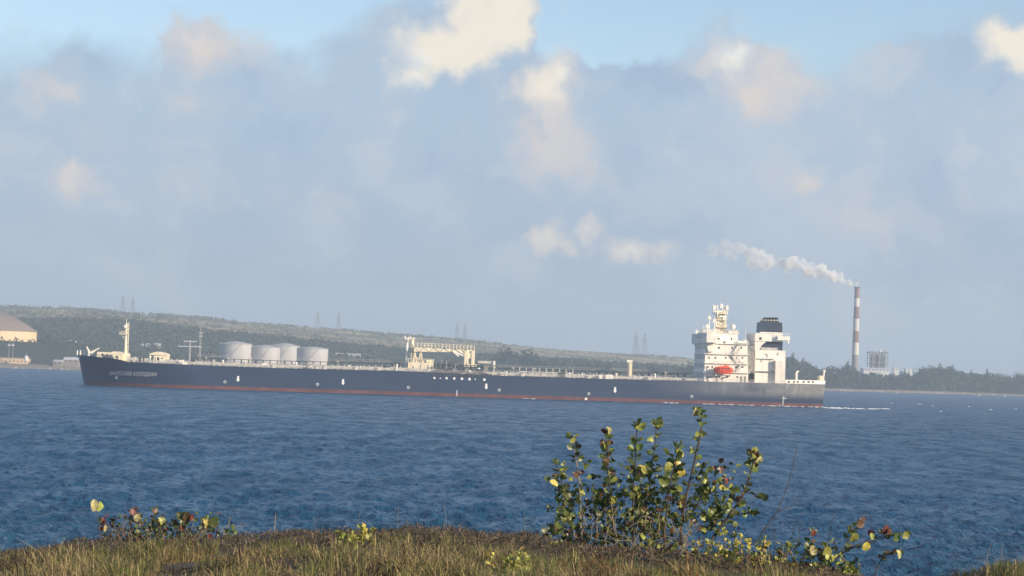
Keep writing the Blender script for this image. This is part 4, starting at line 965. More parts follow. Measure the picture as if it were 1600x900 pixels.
    m.prism([(xa, za), (xa, zb_), (S(1186.5, 545, -11)[0], zb_), (S(1190, 538, -11)[0], (za * .55 + zb_ * .45)), (xc_, za)], -11, 11); m.build('casing_cheek', white, tanker)
    m = MB(); pbox(m, 1189, 1215, 543.2, 546.8, -10.6, -9.52); m.build('casing_coaming', pale_p, tanker)
    m = MB(); x, z = S(1188, 528, -11.05); pbox(m, 1186.5, 1190, 527, 531, -11.1, -10.9); m.build('window', glass, tanker)
    (x0, x1, z0, z1), fn = pb('funnel', 1188.8, 1222.6, 503.5, 520.9, -5.5, 5.5, navy, tanker, .12)
    m = MB(); m.box(x0 - .3, x1 + .2, -6, 6, z0 + .05, z0 + .4); m.build('funnel_base', white, fn)
    for px in (1194.5, 1199, 1203.6, 1208.3, 1213):
        m = MB(); x, z = S(px, 503.5, -2); m.tube((x, -2.5, z - .5), (x, -2.5, S(px, 496.2, -2)[1]), .52, n=10); m.tube((x - .1, 1.5, z - .5), (x - .1, 1.5, S(px, 497, -2)[1]), .45, n=10); e = m.build('exhaust_pipe', pale_p, fn, True)
        m = MB(); zt = S(px, 496.2, -2)[1]; m.lathe([(.56, -.8), (.62, -.8), (.62, .02), (.3, .02)], 10, (x, -2.5, zt)); m.build('pipe_mouth', black, e)
    m = MB(); pbox(m, 1192, 1217, 501, 503.4, -3.6, 3.6); m.build('funnel_top', dark_p, fn)
    m = MB(); a, z = S(1215, 527.5, -12); b, zz = S(1234, 528, -12); m.box(a, b, -12.6, -9, z - .95, z + .55); m.tube((b - .4, -10.8, z - .2), (b - .4, -10.8, z - 2.0), .5, .35, 8); rail(m, [(a, -12.5, z + .55), (b, -12.5, z + .55)], 1.0, 1.2, .06, 2); m.build('casing_platform', white, tanker)
    # small doors, pipes, streak-edged fittings on the casing
    for px, py, w, h in ((1199, 556, 1.6, 5), (1203, 566, 1.4, 7), (1207.5, 570, 1.2, 7), (1190, 563, 2.2, 5), (1197, 553, 3, 2), (1216, 553, 2.2, 4)):
        m = MB(); pbox(m, px - w / 2, px + w / 2, py - h / 2, py + h / 2, -11.2, -10.9); m.build('vent', pale_p, tanker)
    for q in (580.5, 560):
        m = MB(); pbox(m, 1181, 1211, q - .5, q + .5, -12, -11.01); m.build('deck_edge', wall_d if q > 570 else white, tanker)
    # stern: bulwark, mooring winches, crane, mast
    m = MB(); xs = np.linspace(S(1227, 597, -20)[0], XE - .05, 20); v = []
    for x in xs: h = hb(x, ztop(x)) + .03; zz = ztop(x); v += [(x, -h, zz + .003), (x, -h, zz + 1.35), (x, -h + .25, zz + 1.35), (x, -h + .25, zz + .003)]
    m.add(v, [(4 * i + j, 4 * i + (j + 1) % 4, 4 * i + 4 + (j + 1) % 4, 4 * i + 4 + j) for i in range(19) for j in range(4)])
    h = hb(XE, ztop(XE)); m.box(XE - .3, XE + .02, -h, h, ztop(XE) + .003, ztop(XE) + 1.36); m.build('bulwark', white, tanker)
    m = MB()
    for px in (1233, 1241, 1247, 1256, 1264, 1271): pbox(m, px - 1.3, px + 1.3, 595.5, 597.7, -hb(S(px, 597, -19)[0], 9) - .09, -hb(S(px, 597, -19)[0], 9) + .2)
    m.build('fairlead', black, tanker)
    m = MB(); x, z = S(1244, 596, -10); _, z2 = S(1244, 583, -10); pr_ = S(1248, 581.5, -10)
    m.path([(x, -10, z - 1.5), (x, -10, z2), (x + .35, -10, z2 + .55), (pr_[0], -10, z2 + .75)], .45, .35, 8); m.build('stern_davit', white, tanker)
    m = MB(); pbox(m, 1280.5, 1288, 587, 594, -8, -3); m.build('stern_house', cream, tanker)
    m = MB(); x, z = S(1286, 594, -5); t_, z2 = S(1288, 578, -5); m.tube((x, -5, z - 1), (t_, -5, z2), .36, .24, 8); m.box(t_ - .4, t_ + .4, -5.4, -4.6, z2 - .9, z2 - .2); m.build('stern_mast', white, tanker)
    for px in (1236, 1254, 1262, 1272): m = MB(); x, z = S(px, 595, -9); m.tube((x - 1, -9, z - .3), (x + 1, -9, z - .3), .85, n=10); m.box(x - 1.3, x + 1.3, -9.8, -8.2, z - 1.6, z - .8); m.build('winch', dark_p, tanker)
quarters()

def lifeboat():
    xl, _ = S(1115.5, 577, -19.5); xr, _ = S(1145.5, 577, -19.5); _, z0 = S(1130, 585, -19.5); _, zt = S(1130, 570, -19.5); L = (xr - xl) / 2; xm = (xl + xr) / 2; h = zt - z0
    w0 = TO + TX * xm + TY * -19.2; root = empty('lifeboat', (w0.x, w0.y, z0), YAW, 'bright orange enclosed lifeboat hanging at the side of the cream quarters', 'lifeboat')
    def loft(name, zf, m):
        mb = MB(); n = 16; v = []; nl = 5
        for i in range(n + 1):
            t = -1 + 2 * i / n; wdt = 1.55 * (1 - abs(t) ** 3.0) ** .6 + .04
            for s in (-1, 1):
                for j in range(nl): z, k = zf(t, j / (nl - 1)); v.append((L * t, s * wdt * k, z))
        f = []
        for i in range(n):
            for s in (0, 1):
                for j in range(nl - 1): a = i * 2 * nl + s * nl + j; b = a + 2 * nl; f.append((a, b, b + 1, a + 1))
            a = i * 2 * nl; f += [(a, a + nl, a + 3 * nl, a + 2 * nl), (a + nl - 1, a + 2 * nl - 1, a + 4 * nl - 1, a + 3 * nl - 1)]
        mb.add(v, f); return mb.build(name, m, root, True)
    loft('hull', lambda t, u: (h * (.05 + .18 * t * t) + u * h * (.42 - .10 * t * t), .45 + .55 * u ** .6), orange)
    loft('canopy', lambda t, u: (h * .475 + .08 * h * t * t + u * h * (.40 - .30 * t * t + (.10 if .1 < t < .6 else 0)), 1 - .55 * u ** 1.5), orange)
    m = MB()
    for x in (-L * .45, -L * .1, L * .25, L * .55): m.box(x - .28, x + .28, -1.62, -1.1, h * .55, h * .68)
    m.build('window', black, root)
    m = MB(); m.box(-L * .95, L * .95, -1.66, -1.4, h * .44, h * .48); m.build('rubbing_strake', mat('strake_dark', (.3, .05, .03), .6), root)
    for x_ in (xl + L * .25, xr - L * .2):                  # davit arms stay with the ship
        m = MB(); m.path([(x_, -16.6, z0 - .4), (x_, -18.6, z0 + h * .2), (x_, -18.8, zt + .3), (x_, -19.2, zt + .4)], .16, .12, 6); m.box(x_ - .25, x_ + .25, -19.3, -16.5, z0 - .55, z0 - .2); m.build('davit', white, tanker)
lifeboat()

# ------------------------------------------------------------------ foam
def foam():
    fm = mat('foam', (.80, .82, .82), .9, .1, 1.0); g = random.Random(4); mb = MB()
    def streak(px, py, L, n=8, w=.4, Y=None):
        d = ray(px, py); t = (.12 - EYE.z) / d.z; p = EYE + d * t
        for k in range(n):
            x = p.x + g.uniform(-L / 2, L / 2); y = p.y + g.gauss(0, 1.5); l = g.uniform(.4, 1.0) * L / n * 1.6; hh = g.uniform(.12, .35) * w / .4
            mb.add([(x - l, y, -.1), (x, y - .8, -.1), (x + l, y, -.1), (x, y + .8, -.1), (x - l * .3, y, hh + .1), (x + l * .35, y, hh)], [(0, 1, 5, 4), (1, 2, 5), (2, 3, 4, 5), (3, 0, 4)])
    for px in np.arange(1293, 1325, 4): streak(px, 637.4 + (px - 1293) * .01, 2.5, 5, .45)
    for px in np.arange(1322, 1392, 9): streak(px, 638.2 + (px - 1322) * .012 + g.gauss(0, .25), 3.5, 3, .22)
    for px, py in ((1402, 614.3), (1531, 617.2), (1570.5, 618.3)): streak(px, py + .9, 2.4, 5, .8)
    for px, py in ((1457, 634), (1515, 635.2), (1588, 638.4), (1437, 631.5), (1395, 630), (1470, 642.5), (1546, 640)): streak(px, py, 1.0, 3, .2)
    tag(mb.build('whitecaps', fm, kind='stuff'), 'white foam of breaking wave tops astern of the tanker', 'foam')
    mb = MB()
    for px in np.concatenate([np.arange(1042, 1060, 8), np.arange(1098, 1180, 8), np.arange(1195, 1285, 12), np.arange(822, 840, 9)]):
        x, y, z = H(px, float(np.interp(px, [130, 1290], [602, 636.5])) - .6, .5)
        for q in range(2): xx = x + g.uniform(-1, 1); l = g.uniform(.3, .9); mb.add([(xx - l, y, -.1), (xx + l, y, -.1), (xx + l * .7, y - .2, .12 + g.uniform(0, .2)), (xx - l * .7, y - .2, .15), (xx - l, y - 1.2, -.1), (xx + l, y - 1.2, -.1)], [(0, 1, 2, 3), (3, 2, 5, 4)])
    o = mb.build('hull_foam', fm, kind='stuff'); o.location = TO; o.rotation_euler = (0, 0, YAW); tag(o, 'thin white foam along the tanker waterline', 'foam')
foam()

# ------------------------------------------------------------------ near headland
CRY = 24.0
crest_px = [(-400, 874), (-100, 868), (0, 867), (60, 868), (100, 860), (150, 857), (250, 853), (330, 850), (420, 843), (500, 842), (600, 838), (700, 838), (760, 843), (830, 852), (900, 864), (1000, 872), (1100, 876), (1200, 884), (1300, 902), (1380, 918), (1440, 924), (1500, 907), (1560, 892), (1600, 889), (1700, 886), (2000, 890)]
crest_t = sorted((at(x, y, CRY).x, at(x, y, CRY).z) for x, y in crest_px)
def gz0(x, y):
    x = np.asarray(x, float); y = np.asarray(y, float); zc = interp(x, crest_t)
    s = np.clip((y - 14) / (CRY - 14), 0, 1); z = 7.86 + (zc - 7.86) * s * s * (3 - 2 * s)
    b = np.clip(y - CRY, 0, None); return z - .25 * b - np.clip(.16 * b ** 1.75, 0, 9.2)
def gn(x, y, f, o=0.): return noise.fractal(Vector((x * f + o, y * f, o)), 1.0, 2.0, 4)
def headland():
    xs = np.concatenate([np.linspace(-60, -9, 30), np.linspace(-8.8, 8.8, 150), np.linspace(9, 60, 30)]); ys = np.concatenate([np.linspace(-12, 13, 12), np.linspace(13.5, 27, 90), np.linspace(27.5, 44, 26)])
    X, Y = np.meshgrid(xs, ys); Z = gz0(X, Y)
    nz = np.array([gn(x, y, .9) for x, y in zip(X.ravel(), Y.ravel())]).reshape(X.shape); Z = np.maximum(Z + nz * .035, -1.0)
    V = np.stack([X, Y, Z], -1).reshape(-1, 3); nc = len(xs); i = np.arange(len(ys) - 1)[:, None] * nc + np.arange(nc - 1)[None]
    Fq = np.stack([i, i + 1, i + nc + 1, i + nc], -1).reshape(-1, 4)
    np_mesh('headland', V, Fq, mat('soil', (.085, .066, .046), .95, .3, 1.6, bump=.4, col2=(.15, .115, .07)), kind='structure', smooth=True)
headland()
def px_of(x, y, z):
    d = Vector((x, y, z)) - EYE; dep = d.dot(fw); return 800 + F * d.dot(cr) / dep, 450 - F * d.dot(cu) / dep
grass_m = tint_mat('grass_blades', .75, .3)
def blades(n, seed, xr, yr, hfun, cfun, keep, wid=(.0022, .0045), lean=.45):
    g = np.random.default_rng(seed); x = g.uniform(*xr, n); y = g.uniform(*yr, n)
    k = keep(x, y, g); x, y = x[k], y[k]; n = len(x); z = gz0(x, y) - .01
    h = hfun(x, y, g); a = g.uniform(0, 6.28, n); ln = h * np.abs(g.normal(0, lean, n)); w = g.uniform(*wid, n)
    dx, dy = np.cos(a) * ln, np.sin(a) * ln; tx, ty = -np.sin(a + g.normal(0, .6, n)) * w, np.cos(a) * w
    b = np.stack([x, y, z], 1); T = np.stack([tx, ty, np.zeros(n)], 1)
    m1 = b + np.stack([dx * .22, dy * .22, h * .5], 1); m2 = b + np.stack([dx * .62, dy * .62, h * .83], 1); tip = b + np.stack([dx, dy, h * (1 - .25 * (ln / np.maximum(h, .01)).clip(0, 1.5))], 1)
    V = np.stack([b - T, b + T, m1 - T * .85, m1 + T * .85, m2 - T * .6, m2 + T * .6, tip], 1).reshape(-1, 3)
    o = np.arange(n)[:, None] * 7
    Fq = np.concatenate([o + np.array(t) for t in ((0, 1, 3), (0, 3, 2), (2, 3, 5), (2, 5, 4), (4, 5, 6))], 0)
    C = np.repeat(cfun(x, y, g), 7, 0)
    return V, Fq, C
def vn(x, y, f, o=0.): return np.array([noise.noise(Vector((a * f + o, b * f * .35, o))) for a, b in zip(x, y)])
def xpx(x, y): return 800 + F * x / y - 7      # column of the picture that a spot of ground falls in
STRAW = np.array([.44, .34, .17]); GREEN = np.array([.15, .20, .055]); OLIVE = np.array([.21, .21, .075]); BROWN = np.array([.085, .06, .045]); RUST = np.array([.29, .155, .07])
def ground_cover():
    def dark(x, y):      # where low woody scrub takes over from grass (towards the crest)
        p = 790 + F * x / y; back = np.clip((y - 21.2) / 2.0, 0, 1)
        return np.clip(1.15 * back * np.interp(p, [0, 100, 260, 300, 420, 440, 860, 900, 1000, 1250, 1500, 1530, 1600], [.8, .8, .7, .45, .6, .88, .88, .9, .7, .6, .4, .1, .1]), 0, .97)
    def cf(x, y, g):
        n1 = vn(x, y, .8, 3)[:, None]; n2 = vn(x, y, 2.1, 8)[:, None]; r = g.random((len(x), 1)); p = (790 + F * x / y)[:, None]
        orange_ = np.clip(np.exp(-((p - 350) / 70) ** 2) + .8 * np.exp(-((p - 940) / 60) ** 2) + .6 * np.exp(-((p - 1085) / 25) ** 2), 0, 1) * np.clip((y[:, None] - 19.5) / 1.5, 0, 1)
        pt = (n1 * .9 + n2 * .5) + .25 * (r - .5)                     # patches: brown dead mats, straw, olive, green
        low = np.clip((20.8 - y[:, None]) / 3.5, 0, 1)
        c_ = np.where(pt < -.22, BROWN, np.where(pt < .02, STRAW, np.where(pt < .22 - .1 * low, OLIVE, GREEN)))
        mixd = g.random((len(x), 1)); c_ = np.where(mixd < .24, STRAW, np.where(mixd < .36, OLIVE, np.where(mixd < .45, BROWN, c_)))
        c_ = np.where((p > 1470) & (g.random((len(x), 1)) < .65), GREEN, c_)
        c_ = np.where(g.random((len(x), 1)) < orange_ * .7, RUST, c_)
        return c_ * g.uniform(.45, 1.3, (len(x), 1))
    hf = lambda x, y, g: (.03 + .085 * g.random(len(x)) ** 1.4) * np.clip(1 + 2.6 * vn(x, y, 1.7, 5) + .9 * vn(x, y, 5.5, 15), .25, 2.6) * np.interp(y, [17, 20, 22.5, 24], [1.25, 1.15, .8, .5]) + .07 * (g.random(len(x)) < .02)
    kp = lambda x, y, g: ((vn(x, y, 1.9, 1) + .8 * vn(x, y, 5.0, 6) + g.normal(0, .16, len(x)) > -.26) | (g.random(len(x)) < .22)) & (g.random(len(x)) > dark(x, y))
    V, Fq, C = blades(150000, 1, (-6.4, 6.4), (16.8, 24.4), hf, cf, kp, (.0016, .0044), 1.3)
    # taller tufts
    g = np.random.default_rng(50); cx = g.uniform(-6, 6, 170); cy = g.uniform(17.2, 22.6, 170); parts = [(V, Fq, C)]; nn = len(V)
    kx = []; 
    for q in range(170):
        n = int(g.uniform(20, 60)); kx.append((cx[q] + g.normal(0, .05, n), cy[q] + g.normal(0, .05, n)))
    tufts = [(1545, 23.6), (1560, 23.8), (1580, 23.6), (1595, 23.5), (1610, 23.6), (1630, 23.4), (1510, 23.8), (1570, 23.2), (1600, 22.9)]
    for p, yy in tufts: n = 70; kx.append(((p - 790) * yy / F + g.normal(0, .07, n), yy + g.normal(0, .1, n)))
    tx = np.concatenate([k[0] for k in kx]); ty = np.concatenate([k[1] for k in kx])
    def hand(x, y, seed, h0, h1, cols, lean=.4, wid=(.002, .004)):
        gg = np.random.default_rng(seed); n = len(x); z = gz0(x, y) - .01; h = gg.uniform(h0, h1, n); a = gg.uniform(0, 6.28, n); ln = h * np.abs(gg.normal(0, lean, n)); w = gg.uniform(*wid, n)
        dx, dy = np.cos(a) * ln, np.sin(a) * ln; T = np.stack([-np.sin(a + gg.normal(0, .6, n)) * w, np.cos(a) * w, np.zeros(n)], 1); b = np.stack([x, y, z], 1)
        m1 = b + np.stack([dx * .22, dy * .22, h * .5], 1); m2 = b + np.stack([dx * .62, dy * .62, h * .83], 1); tip = b + np.stack([dx, dy, h * .93], 1)
        V = np.stack([b - T, b + T, m1 - T * .85, m1 + T * .85, m2 - T * .6, m2 + T * .6, tip], 1).reshape(-1, 3); o = np.arange(n)[:, None] * 7
        Fq = np.concatenate([o + np.array(t) for t in ((0, 1, 3), (0, 3, 2), (2, 3, 5), (2, 5, 4), (4, 5, 6))], 0)
        c_ = np.array(cols)[gg.integers(0, len(cols), n)] * gg.uniform(.65, 1.2, (n, 1)); return V, Fq, np.repeat(c_, 7, 0)
    A = hand(tx, ty, 52, .07, .20, [STRAW, OLIVE, OLIVE, GREEN, STRAW * .7])
    # a few seed stalks standing well above the crest
    sp = [(490, 24), (623, 24), (824, 24), (822, 24), (945, 23.5), (360, 23.8), (700, 24), (1495, 24), (1540, 23.8), (830, 23.9), (560, 24), (432, 24), (1590, 23.6), (1565, 23.7)]
    Bk = hand(np.array([(p - 790) * y / F for p, y in sp]), np.array([y for p, y in sp]), 53, .28, .42, [STRAW * .9], .15, (.0018, .0028))
    vs, fs, cs, o_ = [], [], [], 0
    for v, f, c_ in ((V, Fq, C), A, Bk): vs.append(v); fs.append(f + o_); cs.append(c_); o_ += len(v)
    tag(np_mesh('grass', np.concatenate(vs), np.concatenate(fs), grass_m, kind='stuff', col=np.concatenate(cs)), 'dry straw and green grass covering the headland', 'grass')
    # low woody scrub: tangled short twigs with tiny leaves
    g = np.random.default_rng(60); n = 90000; x = g.uniform(-6.4, 6.4, n); y = 24.5 - np.abs(g.normal(0, 1.5, n)); k = g.random(n) < dark(x, y) * (.75 + .6 * vn(x, y, 2.2, 4)) + .06; x, y = x[k], y[k]; n = len(x)
    lift = np.interp(790 + F * x / y, [0, 110, 280, 440, 880, 960, 1100, 1300], [.05, .10, .10, .09, .12, .16, .10, .10]) * (.6 + .7 * (vn(x, y, 2.6, 12) + .4).clip(0, 1.2))
    z = gz0(x, y) + lift * g.random(n) ** .7
    d = g.normal(size=(n, 3)); d[:, 2] = np.abs(d[:, 2]) * .9 + .1; d /= np.linalg.norm(d, axis=1, keepdims=True); L = g.uniform(.02, .075, n)[:, None]
    s = np.cross(d, g.normal(size=(n, 3))); s /= np.linalg.norm(s, axis=1, keepdims=True); w = g.uniform(.0022, .007, n)[:, None]; b = np.stack([x, y, z], 1)
    V = np.stack([b - s * w * .5, b + d * L * .5 - s * w, b + d * L, b + d * L * .55 + s * w], 1).reshape(-1, 3); Fq = np.arange(n * 4).reshape(-1, 4)
    pal = np.array([[.13, .095, .08], [.16, .12, .095], [.085, .075, .055], [.21, .16, .12], [.09, .105, .05], [.29, .22, .15]])
    C = np.repeat(pal[g.choice(6, n, p=[.26, .24, .18, .12, .13, .07])] * g.uniform(.6, 1.2, (n, 1)), 4, 0)
    tag(np_mesh('woody_scrub', V, Fq, grass_m, kind='stuff', col=C), 'low brown woody scrub matted along the crest of the headland', 'scrub')
ground_cover()

# ------------------------------------------------------------------ broad-leaved shrubs
def leaf_mat(name, col, vein, edge=None, trans=.3, rough=.38):
    m = bpy.data.materials.new(name); m.use_nodes = True; N = NT(m.node_tree); p = N.n['Principled BSDF']
    tc = N.node('ShaderNodeTexCoord').outputs['Object']; sp = N.node('ShaderNodeSeparateXYZ'); N.l.new(tc, sp.inputs[0])
    rnd = N.node('ShaderNodeObjectInfo').outputs['Random']
    n = N.noise(tc, 2.2, 4, .6); base = N.mix(N.step(n, .3, .7), tuple(c * .75 for c in col), tuple(min(1, c * 1.25) for c in col))
    hs = N.node('ShaderNodeHueSaturation'); N.l.new(N.math('ADD', .485, N.math('MULTIPLY', rnd, .03)), hs.inputs['Hue']); N.l.new(N.math('ADD', .7, N.math('MULTIPLY', rnd, .6)), hs.inputs['Value']); N.l.new(base, hs.inputs['Color']); base = hs.outputs[0]
    if edge: base = N.mix(N.math('MULTIPLY', N.step(N.noise(tc, 1.3, 3), .5, .62), .8), base, edge)
    ax = N.math('ABSOLUTE', sp.outputs[0]); rib = N.math('SUBTRACT', 1.0, N.step(ax, .02, .07))
    side = N.math('FRACT', N.math('MULTIPLY', N.math('SUBTRACT', sp.outputs[1], N.math('MULTIPLY', ax, .8)), 2.6)); sv = N.math('SUBTRACT', 1.0, N.step(N.math('ABSOLUTE', N.math('SUBTRACT', side, .5)), .03, .09))
    base = N.mix(N.math('MULTIPLY', N.math('MAXIMUM', rib, N.math('MULTIPLY', sv, .5)), .6), base, vein)
    N.l.new(base, p.inputs['Base Color']); p.inputs['Roughness'].default_value = rough; p.inputs['Specular IOR Level'].default_value = .45
    t = N.node('ShaderNodeBsdfTranslucent'); N.l.new(base, t.inputs[0]); mx = N.node('ShaderNodeMixShader'); mx.inputs[0].default_value = trans
    N.l.new(p.outputs[0], mx.inputs[1]); N.l.new(t.outputs[0], mx.inputs[2]); N.l.new(mx.outputs[0], N.n['Material Output'].inputs[0]); return m
LM = {'g': leaf_mat('leaf_green', (.15, .20, .055), (.28, .29, .10)), 'd': leaf_mat('leaf_dark', (.082, .115, .042), (.16, .17, .08)), 'l': leaf_mat('leaf_olive', (.32, .34, .09), (.42, .40, .14)),
      'y': leaf_mat('leaf_yellow', (.58, .48, .10), (.70, .60, .25), (.40, .36, .08)), 'p': leaf_mat('leaf_pale', (.46, .42, .20), (.6, .52, .28), (.28, .28, .10), .3, .5), 'b': leaf_mat('leaf_brown', (.13, .075, .05), (.22, .13, .08), (.13, .09, .05), .25), 'r': leaf_mat('leaf_red', (.19, .05, .045), (.30, .14, .09), (.09, .06, .04))}
def leaf_mesh(kind, var):
    g = random.Random(hash((kind, var)) % 1000 + var); n = 14; v = [(0, 0, 0), (0, .5, -.06), (0, .95, -.02), (0, 1.5, .03)]; cup = (.30, .62, .14)[var]; wd = (1.0, .86, 1.08)[var]
    rim = []
    for k in range(n):
        t = 2 * math.pi * k / n - math.pi / 2; x = math.cos(t) * .98 * wd; y = 1.0 + math.sin(t) * 1.0; x *= 1 + .05 * g.uniform(-1, 1); y += .04 * g.uniform(-1, 1)
        if k == 0: y = .12
        x += .10 * math.sin(2 * t + var); rim.append((x, y, cup * abs(x) ** 1.2 + .13 * g.uniform(-1, 1) - (.12, .30, -.22)[var] * (y - 1) ** 2))
    c_ = len(v); v += rim; v.append((0, 1.0, -.03)); ce = len(v) - 1
    f = [(ce, c_ + k, c_ + (k + 1) % n) for k in range(n)]
    me = bpy.data.meshes.new('leaf'); me.from_pydata([tuple(p) for p in v[4:]], [], [tuple(i - 4 for i in q) for q in f]); me.materials.append(LM[kind])
    for p in me.polygons: p.use_smooth = True
    return me
LEAF = {(k, q): leaf_mesh(k, q) for k in LM for q in range(3)}
stem_m = mat('stem_bark', (.06, .046, .038), .9, .3, 9.0, bump=.3, col2=(.12, .10, .085)); twig_m = mat('twig_bark', (.06, .048, .042), .9, .2, 9.0); stem_g = mat('stem_pale', (.26, .21, .15), .85, .25, 9.0)
LR = random.Random(12)
def put_leaf(root, p, dirv, size, kind, face=None):
    """leaf growing from p along dirv, blade turned roughly towards face"""
    o = bpy.data.objects.new('leaf', LEAF[(kind, LR.randrange(3))]); COL.objects.link(o); o.parent = root
    yv = Vector(dirv).normalized(); zf = Vector(face or (LR.uniform(-.7, 1), LR.uniform(-1, .6), LR.uniform(-.3, .9))); zv = (zf - yv * zf.dot(yv))
    if zv.length < 1e-3: zv = yv.orthogonal()
    zv.normalize(); xv = yv.cross(zv); m = Matrix((xv, yv, zv)).transposed().to_4x4(); s = size
    o.matrix_local = Matrix.Translation(Vector(p) - root.location) @ m @ Matrix.Diagonal((s * LR.uniform(.6, 1.0), s * LR.uniform(.85, 1.1), s * LR.uniform(.6, 1.7), 1)); return o
def stem(root, pts_px, Y0, r0, r1, mt=stem_m, wob=.02, name='stem', dy=None):
    pts = []
    for i, (px, py) in enumerate(pts_px): pts.append(at(px, py, Y0 + (dy or 0) * i / max(1, len(pts_px) - 1)) + Vector((0, LR.gauss(0, wob) if i else 0, 0)))
    # smooth the polyline
    out = []
    for i in range(len(pts) - 1):
        p0 = pts[max(0, i - 1)]; p1 = pts[i]; p2 = pts[i + 1]; p3 = pts[min(len(pts) - 1, i + 2)]
        for k in range(4):
            t = k / 4; out.append(.5 * ((2 * p1) + (p2 - p0) * t + (2 * p0 - 5 * p1 + 4 * p2 - p3) * t * t + (3 * p1 - p0 - 3 * p2 + p3) * t ** 3) + Vector((LR.gauss(0, .004), LR.gauss(0, .004), 0)))
    out.append(pts[-1]); m = MB(); m.path([p - root.location for p in out], r0, r1, 6); m.build(name, mt, root, True); return out
zq = lambda x, y: (840 + x * .31104, 620 + y * .31111)
def leaves_along(root, out, n, t0, t1, size, kinds):
    L = len(out) - 1
    for k in range(n):
        t = t0 + (t1 - t0) * (k + LR.uniform(-.3, .3)) / max(1, n - 1); t = min(1, max(0, t)); i = min(L - 1, int(t * L)); p = out[i].lerp(out[i + 1], t * L - i); ax = (out[i + 1] - out[i]).normalized()
        an = k * 2.4 + LR.uniform(-.5, .5); sd_ = Vector((math.cos(an), math.sin(an) * .8, LR.uniform(-.1, .5))); d = (sd_ + ax * (.35 + .7 * (t > .93))).normalized()
        put_leaf(root, p + d * .012, d, size * LR.uniform(.62, 1.1), LR.choice(kinds))
def fill_leaves(root, n, spot, kinds, s0, s1):
    fill = {}
    for k in range(n):
        kd = LR.choice(kinds); me = LEAF[(kd, LR.randrange(3))]; p = spot(k) - root.location
        yv = Vector((LR.uniform(-1, 1), LR.uniform(-.6, .6), LR.uniform(-.2, 1))).normalized(); zv = Vector((LR.uniform(-.8, 1), LR.uniform(-1, .7), LR.uniform(-.2, 1))); zv = (zv - yv * zv.dot(yv)).normalized(); xv = yv.cross(zv); s = LR.uniform(s0, s1); w = LR.uniform(.55, 1); c_ = LR.uniform(.6, 1.8)
        fill.setdefault(kd, MB()).add([p + (xv * v.co.x * w + yv * v.co.y + zv * v.co.z * c_) * s for v in me.vertices], [tuple(q.vertices) for q in me.polygons])
    for kd, m in fill.items(): m.build('foliage', LM[kd], root, True, kind='stuff')
